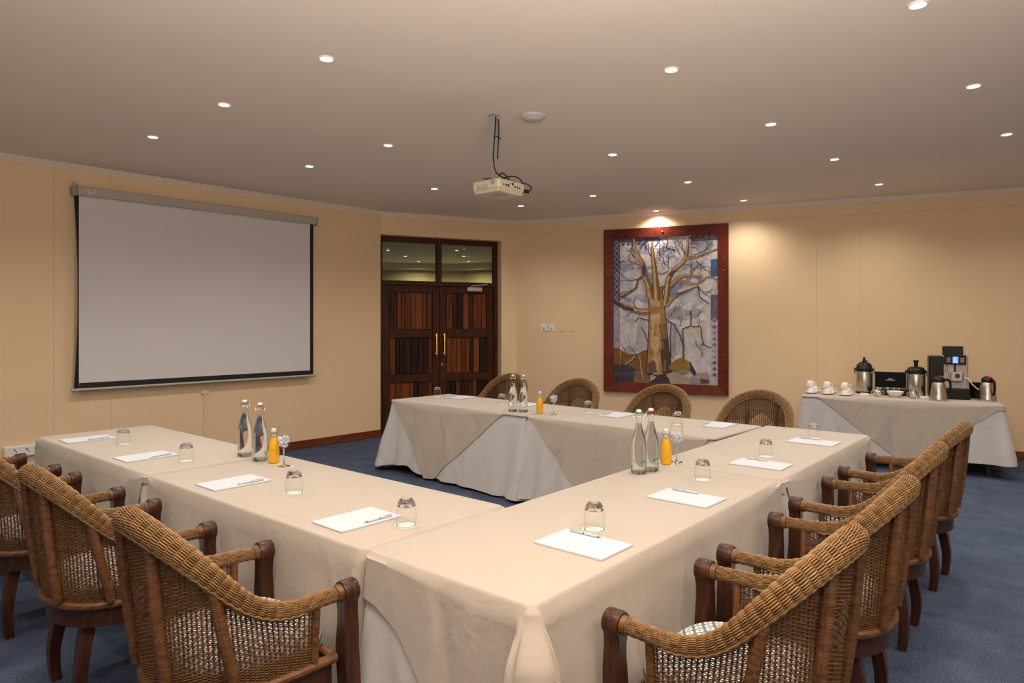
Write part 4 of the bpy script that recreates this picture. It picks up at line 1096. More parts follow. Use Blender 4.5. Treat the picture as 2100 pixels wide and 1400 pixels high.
    # plaited edging under the rim, inside
    for off in (-1, 1):
        pth = []
        for i in range(24, len(RR)-24):
            c = Vector((0, -0.03, RR[i].z-0.01)); d = (c-RR[i]); d.z = 0; d.normalize()
            pth.append(RR[i]+d*(rrad(i)*0.80*(1 if off > 0 else -1))+Vector((0, 0, -rrad(i)*0.72+0.002*math.sin(i*1.3))))
        mb = MB(); mb.tube(pth, 0.0055, 5); obj('edge_braid', mb, M_wickr, t, smooth=180)
    # wound stays down the outside of the back
    for u, lean in ((0.235, 0.02), (0.40, 0.012), (0.60, -0.012), (0.765, -0.02)):
        p0, zt = surf(u-lean, 0.43); n0 = surf_n(u-lean); out = Vector((p0.x, p0.y, 0)).normalized()
        if n0.dot(out) < 0: n0 = -n0
        p1, zt = surf(u+lean, 0.9 if False else 0.75); 
        top, ztop = surf(u+lean, surf(u+lean, 0.5)[1]-0.005)
        mid = p0.lerp(top, 0.5)
        P0 = p0+n0*0.016+Vector((0, 0, 0.012)); P1 = top+n0*0.012; Mi = mid+n0*0.020
        pp = cr([tuple(P0), tuple(Mi), tuple(P1)], 5)
        mb = MB(); mb.tube(pp, [lerp(0.017, 0.021, i/(len(pp)-1)) for i in range(len(pp))], 10); obj('back_stay', mb, M_cane, t)
    # cushion
    mb = MB(); rings = []; K = 40
    outl = []
    for k in range(K):
        a = 2*PI*k/K; c, s = math.cos(a), math.sin(a); e = 3.6
        rr_ = 1.0/((abs(c)**e+abs(s)**e)**(1/e)); outl.append((0.258*rr_*c, (0.255 if s > 0 else 0.215)*rr_*s))
    for sc, z in ((0.93, 0.424), (0.99, 0.438), (1.015, 0.460), (1.0, 0.482), (0.95, 0.500), (0.85, 0.515), (0.65, 0.527), (0.4, 0.534), (0.15, 0.536)):
        rings.append([(x*sc, y*sc+0.01, z) for x, y in outl])
    vs = [p for r in rings for p in r]; fs = []
    for i in range(len(rings)-1):
        for k in range(K): fs.append((i*K+k, i*K+(k+1) % K, (i+1)*K+(k+1) % K, (i+1)*K+k))
    fs.append(tuple(range(K))[::-1]); fs.append(tuple((len(rings)-1)*K+k for k in range(K)))
    mb.add(vs, fs); obj('cushion', mb, M_cush, t, smooth=180, label='seat cushion in grey and white diamond print')
    return t
C0 = make_chair()
CH = [(2.07, 0.808, R_(-2), 'wicker armchair nearest the camera in the right-hand row'),
 (2.895, 0.81, R_(1), 'wicker armchair second from the camera in the right-hand row'),
 (3.84, 0.84, R_(1), 'wicker armchair third from the camera in the right-hand row'),
 (4.79, 0.84, R_(-2), 'wicker armchair farthest along the right-hand row, before the coffee table'),
 (1.145, 2.235, R_(-93), 'wicker armchair nearest the camera in the screen-side row'),
 (1.145, 3.26, R_(-91), 'wicker armchair second from the camera in the screen-side row'),
 (1.12, 4.25, R_(-88), 'wicker armchair third in the screen-side row, partly cut by the frame'),
 (1.09, 5.19, R_(-87), 'wicker armchair farthest in the screen-side row, only its arms showing'),
 (5.84, 5.17, R_(92), 'wicker armchair on the far side beside the wooden door'),
 (5.74, 4.13, R_(92), 'wicker armchair on the far side between door and painting'),
 (5.65, 3.07, R_(92), 'wicker armchair on the far side under the tree painting'),
 (5.70, 2.17, R_(90), 'wicker armchair on the far side nearest the coffee station')]
for i, (x, y, rz, lab) in enumerate(CH):
    c = C0 if i == 0 else dup(C0, (x, y, 0), rz, lab)
    c.location = (x, y, 0); c.rotation_euler = (0, 0, rz); c['label'] = lab; c['group'] = 'wicker armchairs round the meeting tables'

# ------------------------------------------------------------------ things on the tables
TOP = ZT+0.0145
def make_pad():
    t = thing('notepad', '', 'notepad')
    mb = MB(); mb.box((0, 0, 0.0035), (0.21, 0.297, 0.007), 0.0006); obj('sheets', mb, M_paper, t, smooth=0)
    mb = MB(); mb.box((0, 0, 0.0006), (0.2105, 0.2975, 0.0012)); obj('backing_card', mb, plain('grey_backing_card', (0.45, 0.42, 0.42), 0.8), t, smooth=0)
    return t
def make_pen():
    t = thing('pen', '', 'pen')
    mb = MB(); mb.tube([(0, -0.055, 0.005), (0, -0.05, 0.005), (0, 0.065, 0.005), (0, 0.07, 0.005)], [0.0035, 0.005, 0.005, 0.004], 8); obj('barrel', mb, M_pen, t)
    mb = MB(); mb.tube([(0, -0.055, 0.005), (0, -0.072, 0.005)], [0.0035, 0.0008], 8); mb.tube([(0, 0.004, 0.005), (0, 0.008, 0.005)], 0.0054, 8); obj('tip', mb, M_pent, t)
    mb = MB(); mb.box((0, 0.045, 0.0112), (0.003, 0.045, 0.0015)); obj('clip', mb, M_pen, t, smooth=0)
    return t
def make_coaster():
    t = thing('coaster', '', 'coaster')
    mb = MB(); mb.lathe([(0, 0), (0.047, 0), (0.0475, 0.0012), (0.047, 0.0022), (0, 0.0022)], 36); obj('card', mb, M_coast, t, smooth=30)
    mb = MB(); mb.lathe([(0.037, 0.0023), (0.0372, 0.0027), (0.0418, 0.0027), (0.042, 0.0023)], 36); obj('printed_ring', mb, M_green, t, smooth=30)
    mb = MB(); mb.box((0.012, 0.014, 0.0025), (0.008, 0.003, 0.0004)); mb.box((-0.01, -0.004, 0.0025), (0.014, 0.0015, 0.0004)); obj('printed_mark', mb, M_green, t, smooth=0)
    return t
def make_tumbler():
    t = thing('tumbler', '', 'glass')
    # upside down: rim on the coaster, thick base on top
    mb = MB(); mb.lathe([(0.0385, 0.0002), (0.0405, 0.018), (0.0410, 0.042), (0.0395, 0.062), (0.0360, 0.080), (0.0320, 0.090)], 40); obj('wall', mb, M_tglass, t, smooth=180)
    mb = MB(); mb.lathe([(0, 0.084), (0.018, 0.086), (0.028, 0.084), (0.0330, 0.0765), (0.0372, 0.0765), (0.0340, 0.090), (0.0300, 0.098), (0.0265, 0.103), (0.024, 0.105), (0.016, 0.1035), (0, 0.102)], 40); obj('thick_base', mb, M_sglass, t, smooth=60, label='thick glass base uppermost')
    return t
PAD0, PEN0, COA0, TUM0 = make_pad(), make_pen(), make_coaster(), make_tumbler()
used = set()
def put(proto, loc, rz, label, group):
    if proto.name in used: return dup(proto, loc, rz, label, group)
    used.add(proto.name); proto.location = loc; proto.rotation_euler = (0, 0, rz); proto['label'] = label; proto['group'] = group; return proto
ZA1, ZA2, ZB1, ZB2, ZC = ZT+0.0125, ZT+0.0105, ZT+0.0145, ZT+0.0125, ZT+0.0115
seats = [('A', 1.702, 5.349, R_(-91), ZA1, 1.788, 4.945, 'the farthest screen-side chair'), ('A', 1.706, 4.367, R_(-89), ZA1, 1.807, 4.049, 'the third screen-side chair'),
 ('A', 1.716, 3.308, R_(-90), ZA2, 1.800, 2.890, 'the second screen-side chair'), ('A', 1.720, 2.292, R_(-91), ZA2, 1.802, 2.080, 'the nearest screen-side chair'),
 ('B', 2.050, 1.394, R_(0), ZB1, 2.230, 1.462, 'the nearest right-row chair'), ('B', 2.905, 1.400, R_(-1), ZB1, 3.309, 1.503, 'the second right-row chair'),
 ('B', 3.898, 1.417, R_(0), ZB2, 4.156, 1.479, 'the third right-row chair'), ('B', 4.870, 1.409, R_(-1), ZB2, 5.047, 1.458, 'the farthest right-row chair'),
 ('C', 5.374, 5.284, R_(92), ZC, 5.282, 5.567, 'the far chair beside the door'), ('C', 5.285, 4.290, R_(91), ZC, 5.176, 4.510, 'the far chair between door and painting'),
 ('C', 5.210, 3.177, R_(91), ZC, 5.220, 3.491, 'the far chair under the painting'), ('C', 5.221, 2.240, R_(90), ZC, 5.039, 2.502, 'the far chair by the coffee station')]
for row, px, py, rz, z, gx, gy, who in seats:
    put(PAD0, (px, py, z), rz, 'blank white notepad set before '+who, 'notepads at the places')
    o = Matrix.Rotation(rz, 2) @ Vector((0.083, 0.045)); 
    put(PEN0, (px+o.x, py+o.y, z+0.007), rz+R_(random.uniform(-3, 3)), 'pale pen on the pad of '+who, 'pens on the notepads')
    put(COA0, (gx, gy, z), random.uniform(0, 6.28), 'round green-ringed coaster under the tumbler of '+who, 'coasters under the glasses')
    put(TUM0, (gx, gy, z+0.0027), random.uniform(0, 6.28), 'upturned tumbler on the coaster of '+who, 'upturned tumblers')
# bottles
BW = [(0.0, 0.0), (0.036, 0.0), (0.0405, 0.004), (0.0425, 0.012), (0.0425, 0.145), (0.041, 0.165), (0.036, 0.190), (0.029, 0.215), (0.022, 0.240), (0.0175, 0.262), (0.0155, 0.285), (0.0150, 0.300), (0.0165, 0.304), (0.0165, 0.312), (0.0150, 0.316), (0.0150, 0.322)]
def make_water():
    t = thing('water_bottle', '', 'bottle')
    mb = MB(); mb.lathe([p for p in BW if p[1] >= 0.012], 40); obj('glass_body', mb, M_bglass, t, smooth=180)
    mb = MB(); mb.lathe([(0, 0.006), (0.03, 0.0025), (0.036, 0.0), (0.0405, 0.004), (0.0425, 0.012), (0.0425, 0.016), (0.0405, 0.018), (0.030, 0.015), (0, 0.018)], 40); obj('glass_base', mb, M_bbase, t, smooth=50, label='thick green-tinted base')
    mb = MB(); q = [(0, 0.0185), (0.030, 0.0155), (0.0400, 0.0185)] + [(max(0.003, r-0.0022), z) for r, z in BW if 0.02 < z < 0.27] + [(0.0148, 0.268), (0.0, 0.268)]
    mb.lathe(q, 40); obj('water', mb, M_water, t, smooth=60)
    mb = MB(); mb.lathe([(0, 0.346), (0.010, 0.345), (0.0135, 0.342), (0.0150, 0.336), (0.0150, 0.331), (0, 0.331)], 20); obj('stopper', mb, M_china, t, label='white china stopper')
    mb = MB(); mb.lathe([(0.0, 0.331), (0.0145, 0.331), (0.0155, 0.3265), (0.0145, 0.3225), (0.0, 0.3225)], 20); obj('seal', mb, M_greenr, t)
    mb = MB()
    for s in (-1, 1):
        mb.tube(cable([(s*0.016, 0, 0.310), (s*0.024, 0.004, 0.300), (s*0.026, 0.0, 0.316), (s*0.018, 0, 0.336), (0.0, 0.0, 0.3475)][:5]), 0.0014, 5)
        mb.tube(cable([(s*0.016, 0, 0.308), (s*0.020, -0.014, 0.300), (s*0.018, -0.020, 0.318), (0, -0.019, 0.324)]), 0.0014, 5)
    mb.lathe([(0.0166, 0.306), (0.0182, 0.308), (0.0166, 0.310)], 20); obj('wire_bail', mb, M_steel, t)
    return t
def make_juice():
    t = thing('juice_bottle', '', 'bottle')
    JB = [(0.0, 0.0), (0.027, 0.0), (0.031, 0.004), (0.0315, 0.012), (0.0315, 0.085), (0.029, 0.104), (0.022, 0.128), (0.0165, 0.145), (0.0145, 0.158), (0.0140, 0.172), (0.0155, 0.175), (0.0155, 0.182)]
    mb = MB(); mb.lathe([(r+0.0006 if r else 0, z) for r, z in JB], 32); obj('glass_body', mb, M_bglass, t, smooth=180)
    mb = MB(); mb.lathe([(0, 0.003)]+[(r-0.0012, z+0.002) for r, z in JB[1:8]]+[(0.0, 0.147)], 32); obj('juice', mb, M_juice, t, smooth=60, label='bright orange juice')
    mb = MB(); mb.lathe([(0, 0.203), (0.010, 0.202), (0.014, 0.198), (0.0145, 0.188), (0.0145, 0.184), (0, 0.184)], 18); obj('stopper', mb, M_china, t, label='white china stopper')
    mb = MB()
    for s in (-1, 1): mb.tube(cable([(s*0.0155, 0, 0.178), (s*0.021, 0.002, 0.166), (s*0.021, 0, 0.182), (s*0.016, 0, 0.198), (0, 0, 0.2045)]), 0.0013, 5)
    mb.lathe([(0.0155, 0.160), (0.0170, 0.163), (0.0155, 0.166)], 18); obj('wire_bail', mb, M_steel, t)
    return t
def make_wine():
    t = thing('wine_glass', '', 'glass')
    mb = MB(); mb.lathe([(0.0290, 0.232), (0.0335, 0.205), (0.0375, 0.175), (0.0385, 0.155), (0.036, 0.138), (0.028, 0.120), (0.016, 0.106), (0.006, 0.098)], 36); obj('bowl', mb, M_tglass, t, smooth=180)
    mb = MB(); mb.lathe([(0, 0.0985), (0.006, 0.098), (0.0042, 0.085), (0.0036, 0.05), (0.0042, 0.018), (0.008, 0.008), (0.022, 0.004), (0.0365, 0.0022), (0.0370, 0.0010), (0.036, 0.0), (0, 0.0)], 32); obj('stem_and_foot', mb, M_sglass, t, smooth=60)
    return t
def mints(loc, label, seed):
    rnd = random.Random(seed); mb = MB()
    for k in range(95):
        z = rnd.uniform(0.112, 0.168); rm = lerp(0.014, 0.0325, sstep((z-0.106)/0.030))
        a = rnd.uniform(0, 6.28); r = rm*math.sqrt(rnd.random())
        M = Matrix.Translation((r*math.cos(a), r*math.sin(a), z)) @ Matrix.Rotation(rnd.uniform(0, 6), 4, 'X') @ Matrix.Rotation(rnd.uniform(0, 6), 4, 'Z')
        mb.sphere((0, 0, 0), 0.0060, 6, 4, M, (1.5, 0.8, 0.55))
    o = obj('wrapped_mints', mb, M_mint, smooth=0, loc=loc, kind='stuff'); return tag(o, label, 'sweets', 'wrapped mints in the wine glasses')
W0, J0, V0 = make_water(), make_juice(), make_wine()
sets = [('screen-side row', [(2.111, 3.935, ZA1), (2.102, 3.738, ZA2)], (2.110, 3.600, ZA2), (2.101, 3.478, ZA2)),
        ('right-hand row', [(3.240, 1.838, ZB1), (3.338, 1.818, ZB1)], (3.536, 1.829, ZB1), (3.640, 1.815, ZB2)),
        ('far table row', [(4.827, 4.067, ZC), (4.861, 3.968, ZC)], (4.841, 3.762, ZC), (4.880, 3.632, ZC))]
for si, (who, wb, jb, vg) in enumerate(sets):
    for k, (x, y, z) in enumerate(wb):
        wt = put(W0, (x, y, z), TH+PI/2+R_(-10+35*k), ('clear swing-top water bottle with green seal on the ' if k == 0 else 'clear swing-top water bottle with red seal on the ')+who, 'swing-top water bottles')
        if si == 2: wt['label'] = ('clear swing-top water bottle by the door-side chair on the far tables' if k == 0 else 'clear swing-top water bottle beside the juice on the far tables')
        if k == 1:
            for ch in wt.children:
                if ch.name.split('.')[0] == 'seal': ch.data = ch.data.copy(); ch.data.materials[0] = M_redr if si < 2 else M_greyp
        if si == 2 and k == 0:
            for ch in wt.children:
                if ch.name.split('.')[0] == 'seal': ch.data = ch.data.copy(); ch.data.materials[0] = M_greyp
        if si == 1:
            mb = MB(); a0 = (TH+PI+0.35) - (TH+PI/2+R_(-10+35*k))
            pts = []
            for (du, dz) in ((-.30, -.006), (-.05, -.008), (.08, -.002), (.30, .000), (.34, .010), (.10, .012), (.06, .006), (-.16, .006), (-.30, .002)):
                a = a0+du; pts.append((0.0429*math.cos(a), 0.0429*math.sin(a), 0.066+dz))
            mb.add(pts, [tuple(range(len(pts)))]); obj('leaf_mark', mb, M_leafg, wt, smooth=0, label='bright green leaf mark')
    x, y, z = jb
    put(COA0, (x, y, z), 0.4, 'green-ringed coaster under the juice bottle on the '+who, 'coasters under the glasses')
    put(J0, (x, y, z+0.0027), 1.0+si, 'small bottle of orange juice standing on the '+who, 'orange juice bottles')
    x, y, z = vg
    put(COA0, (x, y, z), 0.9, 'green-ringed coaster under the wine glass on the '+who, 'coasters under the glasses')
    put(V0, (x, y, z+0.0027), 0.0, 'stemmed wine glass holding clear mints on the '+who, 'wine glasses with mints')
    mints((x, y, z+0.0027), 'clear wrapped mints heaped in the wine glass on the '+who, 40+si)

# ------------------------------------------------------------------ coffee station
DA = math.atan2(-1.845, 0.374)                  # local x along the front edge, local y towards the wall
DL_, DW = 1.883, 0.84
fl = Vector((8.036, 2.45)); ux = Vector((math.cos(DA), math.sin(DA))); uy = Vector((-ux.y, ux.x))
dc = fl+ux*DL_/2+uy*DW/2
table('folding table under cloths carrying the coffee machine', dc.x-DL_/2, dc.x+DL_/2, dc.y-DW/2, dc.y+DW/2, DA)
def hD(sd, u, x, y): return 0.70-0.135 if sd != 2 else 0.6
def hDw(sd, u, x, y):
    X = x-dc.x
    return 0.585
def hDt(sd, u, x, y):
    X = x-dc.x+DL_/2
    if sd == 0: return lin([(0.16, 0.006), (0.20, 0.02), (0.93, 0.60), (1.10, 0.60), (1.60, 0.22), (1.83, 0.05), (1.86, 0.03)], X)
    if sd == 10: return 0.05
    if sd == 1: return lin([(0, 0.06), (0.4, 0.03), (1, 0.006)], u)
    return 0.006
drape('white_tablecloth', 'white cloth on the coffee station table, short of the floor', 'tablecloth', dc.x-DL_/2, dc.x+DL_/2, dc.y-DW/2, dc.y+DW/2, M_white, 0.004, hDw, 31, rot=DA, flare=0.065, lobes=(.8,1,1,.5))
drape('taupe_tablecloth', 'taupe cloth laid cornerwise on the coffee station table', 'tablecloth', dc.x-DL_/2, dc.x+DL_/2, dc.y-DW/2, dc.y+DW/2, M_cloth, 0.011, hDt, 31, rot=DA, flare=0.065, lobes=(.8,1,1,.5))
ZD = ZT+0.0115
def at(x, y): return (x, y, ZD)
FA = DA                                          # things face the room like the table does: local -y to the room
# cups on saucers
def make_saucer():
    mb = MB(); mb.lathe([(0, 0.004), (0.028, 0.004), (0.034, 0.0), (0.040, 0.0), (0.062, 0.010), (0.074, 0.016), (0.075, 0.018), (0.072, 0.018), (0.058, 0.0135), (0.040, 0.006), (0, 0.0065)], 32)
    return obj('saucer', mb, M_china, smooth=60)
def make_cup():
    t = thing('coffee_cup', '', 'cup')
    mb = MB(); mb.lathe([(0.041, 0.0), (0.0405, 0.030), (0.038, 0.048), (0.031, 0.062), (0.026, 0.068), (0.025, 0.073), (0.022, 0.073), (0.022, 0.069), (0, 0.069)], 30); mb.lathe([(0.041, 0.0), (0.0385, 0.0), (0.036, 0.045), (0.026, 0.063), (0, 0.066)], 30); obj('bowl', mb, M_china, t, smooth=50)
    mb = MB(); mb.tube(cable([(0.038, 0, 0.012), (0.058, 0, 0.016), (0.064, 0, 0.032), (0.055, 0, 0.048), (0.034, 0, 0.052)]), 0.0045, 8); obj('handle', mb, M_china, t)
    return t
SA0, CU0 = make_saucer(), make_cup(); tag(SA0, '', 'saucer')
for i, (x, y, r, col) in enumerate(((8.385, 2.455, 'front', 'first'), (8.385, 2.270, 'front', 'second'), (8.37, 2.075, 'front', 'third'), (8.57, 2.47, 'back', 'first'), (8.565, 2.29, 'back', 'second'), (8.555, 2.10, 'back', 'third'))):
    put(SA0, at(x, y), 0, 'white saucer, %s from the left in the %s row of the coffee table' % (col, r), 'saucers on the coffee table')
    put(CU0, (x, y, ZD+0.0062), FA+R_(15+random.uniform(-15, 15)), 'upturned white cup on its saucer, %s from the left in the %s row' % (col, r), 'upturned coffee cups')
    if r == 'front':
        put(CU0, (x+0.006, y+0.008, ZD+0.0062+0.0732), FA+R_(20+random.uniform(-15, 15)), 'upturned white cup stacked on the %s cup of the front row' % col, 'upturned coffee cups')
# airpots
def airpot(loc, label, pump_up):
    t = thing('airpot', label, 'airpot', loc, FA)
    mb = MB(); mb.lathe([(0.0, 0.0), (0.090, 0.0), (0.092, 0.006), (0.092, 0.022), (0.0, 0.022)], 36); obj('base', mb, M_black, t)
    mb = MB(); mb.lathe([(0.088, 0.020), (0.090, 0.024), (0.090, 0.262), (0.088, 0.266)], 48); obj('body', mb, M_steel, t)
    mb = MB(); mb.lathe([(0.091, 0.258), (0.094, 0.262), (0.094, 0.290), (0.088, 0.300), (0.082, 0.330 if not pump_up else 0.318), (0.066, 0.352 if not pump_up else 0.330), (0.046, 0.366 if not pump_up else 0.338), (0, 0.370 if not pump_up else 0.340)], 36)
    obj('lid', mb, M_black, t)
    mb = MB(); mb.box((0, -0.082, 0.290), (0.05, 0.055, 0.035), 0.010); mb.tube([(0, -0.10, 0.282), (0, -0.112, 0.262)], 0.009, 10); obj('spout', mb, M_black, t)
    mb = MB()
    if pump_up: mb.tube([(0, 0, 0.335), (0, 0, 0.385), (0, 0, 0.395), (0, 0, 0.41)], [0.020, 0.020, 0.028, 0.028], 16)
    else: mb.tube([(0, 0, 0.36), (0, 0, 0.385), (0, 0, 0.39), (0, 0, 0.405), (0, 0, 0.41), (0, 0, 0.425)], [0.026, 0.022, 0.014, 0.014, 0.017, 0.012], 16); mb.box((0.028, 0, 0.382), (0.03, 0.02, 0.012), 0.004)
    obj('pump', mb, M_black, t)
    for s in (-1, 1):
        mb = MB(); mb.tube([(s*0.088, 0, 0.285), (s*0.104, 0, 0.285)], 0.013, 12); mb.box((s*0.103, 0.0, 0.262), (0.008, 0.024, 0.06), 0.003); obj('carry_handle', mb, M_black, t)
    return t
airpot(at(8.84, 1.985), 'steel airpot with black domed lid left of the black tea chest', False)
airpot(at(8.78, 1.440), 'steel airpot with raised pump beside the coffee machine', True)
# tea chest with open lid
t = thing('tea_chest', 'tea chest with open black lid between the two airpots', 'tea box', at(8.80, 1.700), FA)
mb = MB()
for y in (-0.085, 0.085): mb.box((0, y, 0.034), (0.33, 0.010, 0.068), 0.002)
for x in (-0.16, -0.055, 0.055, 0.16): mb.box((x, 0, 0.034), (0.010, 0.17, 0.066), 0.002)
mb.box((0, 0, 0.004), (0.33, 0.17, 0.008)); obj('tray', mb, M_black, t)
LM = Matrix.Translation((0, 0.088, 0.07)) @ Matrix.Rotation(R_(-14), 4, 'X')
mb = MB(); mb.box((0, 0.010, 0.100), (0.345, 0.020, 0.205), 0.004, LM); obj('lid', mb, plain('pewter_lid_edge', (0.42, 0.38, 0.34), 0.4, 0.4), t)
mb = MB(); mb.box((0, -0.001, 0.100), (0.318, 0.003, 0.185), 0.001, LM); obj('lid_lining', mb, plain('matt_black_lining', (0.004, 0.0035, 0.0035), 0.6, spec=0.1), t, smooth=0)
mb = MB(); rnd = random.Random(5); x = -0.022
for w_ in (0.008, 0.006, 0.007, 0.007, 0.009): mb.box((x+w_/2, -0.0035, 0.108), (w_*0.8, 0.001, 0.009 if w_ > 0.0065 else 0.007), 0, LM); x += w_+0.0012
x = -0.050
while x < 0.050:
    w_ = rnd.uniform(0.003, 0.006); mb.box((x+w_/2, -0.0035, 0.094), (w_*0.8, 0.001, 0.006), 0, LM); x += w_+0.001
obj('lid_lettering', mb, M_whitep, t, smooth=0, label='two small lines of white lettering')
mb = MB(); mb.box((0, 0.012, 0.210), (0.028, 0.014, 0.018), 0.003, LM); obj('catch', mb, M_brass, t)
cols = [(0.05,0.28,0.30), (0.55,0.50,0.12), (0.04,0.08,0.30), (0.40,0.05,0.05), (0.70,0.66,0.58), (0.10,0.35,0.42), (0.03,0.20,0.10), (0.65,0.55,0.30)]
for k in range(12):
    c = cols[k % len(cols)]
    lx = -0.135+0.0245*k; p = Vector((8.80, 1.700))+ux*lx+uy*(0.0+random.uniform(-.02, .02))
    o = obj('tea_sachet', MB().box((0, 0, 0.04), (0.017, 0.06, 0.062), 0.004, Matrix.Rotation(random.uniform(-.15, .15), 4, 'Y')), plain('sachet_paper_%s' % 'abcdefghijkl'[k], c, 0.5, var=0.15, vscale=60), smooth=0, loc=(p.x, p.y, ZD+0.012), rotz=FA)
    tag(o, ['teal', 'mustard', 'navy', 'red', 'cream', 'pale blue', 'dark green', 'sand'][k % 8]+' tea sachet standing in the tea chest'+('' if k < 8 else ', right-hand compartment') + (', left or middle compartment' if k < 4 else ''), 'tea sachet', 'tea sachets in the chest')
# sugar pots
def sugar(loc, label):
    t = thing('sugar_pot', label, 'sugar pot', loc, FA)
    mb = MB(); mb.lathe([(0, 0.014), (0.028, 0.014), (0.040, 0.026), (0.044, 0.045), (0.040, 0.062), (0.036, 0.066), (0.036, 0.069), (0.030, 0.076), (0.016, 0.084), (0.006, 0.087), (0.005, 0.092), (0.009, 0.097), (0.006, 0.103), (0, 0.104)], 30); obj('pot', mb, M_chrome, t, smooth=40)
    for k in range(4):
        a = PI/4+k*PI/2; mb = MB(); mb.tube([(0.026*math.cos(a), 0.026*math.sin(a), 0.018), (0.036*math.cos(a), 0.036*math.sin(a), 0.0)], [0.006, 0.005], 8); obj('foot', mb, M_chrome, t)
    for s in (-1, 1):
        mb = MB(); mb.tube(cable([(s*0.040, 0, 0.030), (s*0.058, 0, 0.030), (s*0.066, 0, 0.046), (s*0.056, 0, 0.062), (s*0.038, 0, 0.060)]), 0.0042, 8); obj('handle', mb, M_chrome, t)
sugar(at(8.52, 1.775), 'chrome sugar pot on the left of the white bowl')
sugar(at(8.52, 1.418), 'chrome sugar pot on the right of the white bowl')
mb = MB(); mb.lathe([(0, 0.0), (0.040, 0.0), (0.044, 0.006), (0.062, 0.022), (0.082, 0.050), (0.088, 0.066), (0.085, 0.066), (0.078, 0.050), (0.058, 0.026), (0, 0.012)], 40)
tag(obj('china_bowl', mb, M_china, smooth=60, loc=at(8.56, 1.607)), 'white china bowl between the two chrome sugar pots', 'bowl')
for i, (x, y) in enumerate(((8.58, 1.925), (8.62, 1.335))):
    mb = MB(); mb.prism([(-0.022, 0), (0.022, 0), (0.004, 0.026), (-0.004, 0.026)], -0.042, 0.042, Matrix.Rotation(PI/2, 4, 'Z') @ Matrix.Rotation(PI/2, 4, 'X'))
    tag(obj('name_card', mb, M_paper, smooth=0, loc=at(x, y), rotz=FA), 'small folded white card in front of the '+('domed' if i == 0 else 'pump-topped')+' airpot', 'card', 'folded cards')
# thermal jugs
def jug(loc, label, turn):
    t = thing('thermal_jug', label, 'jug', loc, FA+turn); t.scale = (0.98, 0.98, 1.22)
    mb = MB(); mb.lathe([(0, 0), (0.082, 0), (0.085, 0.004), (0.085, 0.020), (0.082, 0.026), (0.080, 0.06), (0.072, 0.105), (0.060, 0.150), (0.052, 0.165)], 40); obj('body', mb, M_steel, t, smooth=50)
    mb = MB(); mb.lathe([(0.053, 0.160), (0.058, 0.164), (0.058, 0.186), (0.050, 0.196), (0.034, 0.210), (0.015, 0.215), (0, 0.216)], 30); mb.prism([(-0.05, -0.02), (-0.082, 0.0), (-0.05, 0.02)], 0.168, 0.190); obj('lid', mb, M_black, t, smooth=50)
    mb = MB(); mb.box((0.030, 0, 0.208), (0.05, 0.032, 0.016), 0.005, Matrix.Translation((0.03, 0, 0.208)) @ Matrix.Rotation(R_(14), 4, 'Y') @ Matrix.Translation((-0.03, 0, -0.208))); obj('thumb_lever', mb, M_red, t, label='red thumb lever')
    mb = MB(); mb.tube(cable([(0.045, 0, 0.178), (0.080, 0, 0.186), (0.106, 0, 0.165), (0.108, 0, 0.110), (0.096, 0, 0.068), (0.084, 0, 0.062)]), 0.011, 8, squash=1.0); obj('handle', mb, M_black, t)
jug(at(8.44, 1.175), 'steel thermal jug standing in front of the coffee machine', R_(0))
jug(at(8.76, 0.775), 'steel thermal jug at the right end of the coffee table', R_(-60))
# coffee machine
t = thing('coffee_machine', 'silver and black coffee machine with lit display on the coffee table', 'coffee machine', at(8.888, 1.175), FA)
mb = MB(); mb.box((-0.085, 0.06, 0.235), (0.15, 0.30, 0.45), 0.010); obj('water_tank', mb, M_black, t, label='black water tank')
mb = MB(); mb.box((0.09, 0.06, 0.285), (0.235, 0.30, 0.37), 0.010); mb.box((0.09, 0.10, 0.06), (0.235, 0.22, 0.12), 0.006); obj('housing', mb, plain('silver_machine_paint', (0.44, 0.38, 0.34), 0.38, 0.35, var=0.04), t)
mb = MB(); mb.box((0.075, -0.10, 0.062), (0.285, 0.24, 0.120), 0.012); obj('drip_tray', mb, M_black, t, label='black drip tray')
mb = MB(); mb.box((0.085, -0.10, 0.124), (0.235, 0.18, 0.004), 0.001); obj('tray_grid', mb, M_chrome, t)
mb = MB(); mb.box((0.075, 0.07, 0.520), (0.19, 0.17, 0.10), 0.006); obj('bean_hopper', mb, M_black, t, label='black bean hopper')
mb = MB(); mb.box((0.085, -0.100, 0.425), (0.205, 0.026, 0.105), 0.005); obj('control_panel', mb, M_black, t)
M_lcd = plain('blue_lit_display', (0.02, 0.05, 0.3), 0.3, emit=(0.10, 0.22, 0.95), es=1.6)
mb = MB(); mb.box((0.088, -0.1140, 0.425), (0.052, 0.002, 0.070)); obj('display', mb, M_lcd, t, smooth=0, label='blue lit display')
mb = MB()
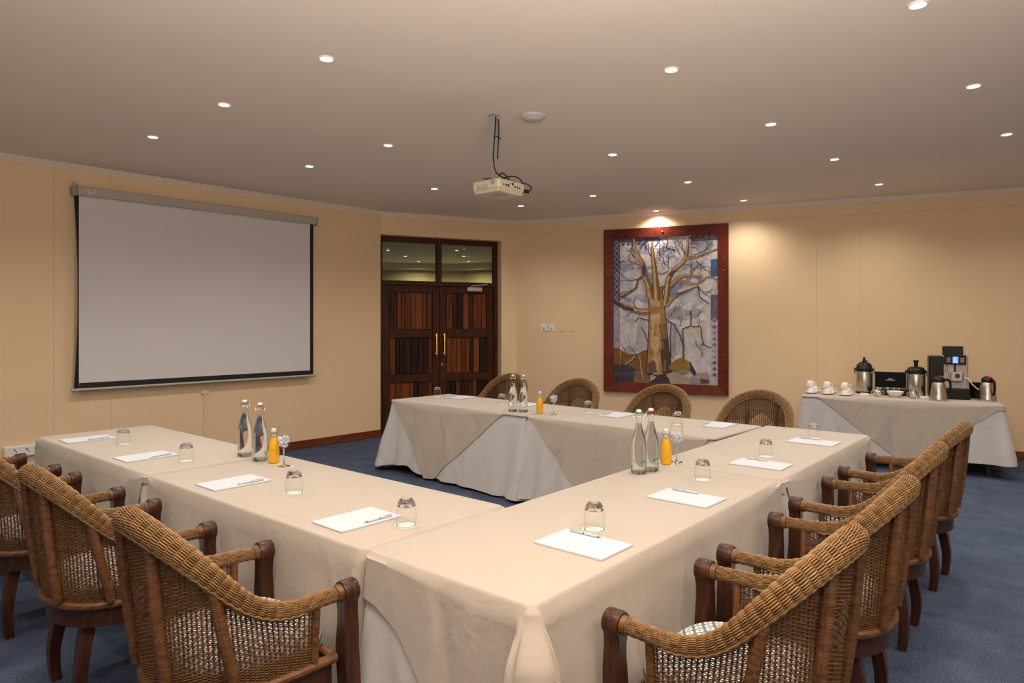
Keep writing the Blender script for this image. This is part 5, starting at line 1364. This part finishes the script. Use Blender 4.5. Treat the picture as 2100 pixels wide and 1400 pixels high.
for (x, z, w_) in ((0.078, 0.448, .012), (0.096, 0.450, .014), (0.086, 0.434, .03), (0.078, 0.420, .012), (0.098, 0.418, .010), (0.086, 0.404, .026), (0.075, 0.396, .014), (0.102, 0.396, .014)): mb.box((x, -0.1155, z), (w_, 0.001, 0.006))
obj('display_icons', mb, plain('pale_blue_icons', (0.3, 0.5, 0.9), 0.4, emit=(0.45, 0.62, 1.0), es=1.3), t, smooth=0)
for s in (-1, 1):
    for z in (0.443, 0.424, 0.405):
        mb = MB(); mb.box((0.088+s*0.062, -0.114, z), (0.038, 0.004, 0.010), 0.002); obj('button', mb, M_chrome, t, smooth=0)
mb = MB(); mb.box((0.085, -0.095, 0.335), (0.018, 0.02, 0.09), 0.003); obj('spout_rail', mb, M_black, t)
mb = MB(); mb.box((0.095, -0.145, 0.245), (0.118, 0.11, 0.105), 0.010); mb.tube([(0.08, -0.17, 0.195), (0.08, -0.17, 0.18)], 0.008, 10); mb.tube([(0.11, -0.17, 0.195), (0.11, -0.17, 0.18)], 0.008, 10); obj('spout_head', mb, M_steel, t)
mb = MB(); mb.tube([(0.100, -0.199, 0.255), (0.100, -0.2025, 0.255)], 0.024, 24); obj('badge', mb, M_black, t, label='round black badge')
mb = MB()
for k in range(4): mb.box((0.089+0.0075*k, -0.2035, 0.255), (0.0045, 0.001, 0.008))
obj('badge_lettering', mb, M_greyp, t, smooth=0)
mb = MB(); mb.box((-0.005+0.01, -0.094, 0.325), (0.022, 0.012, 0.075), 0.004); obj('steam_tap', mb, M_chrome, t)
mb = MB(); mb.tube(cable([(0.165, -0.15, 0.235), (0.20, -0.16, 0.225), (0.235, -0.155, 0.17), (0.29, -0.14, 0.115), (0.33, -0.13, 0.105)]), 0.0065, 8); obj('milk_tube', mb, M_whitep, t, label='white milk tube')
mb = MB(); mb.lathe([(0, 0), (0.055, 0), (0.070, 0.165), (0.073, 0.17), (0.068, 0.17), (0.055, 0.01), (0, 0.008)], 28)
o = obj('waste_bin', mb, M_black, smooth=50, loc=at(9.02, 0.90)); tag(o, 'small black waste bin between coffee machine and right jug', 'bin')
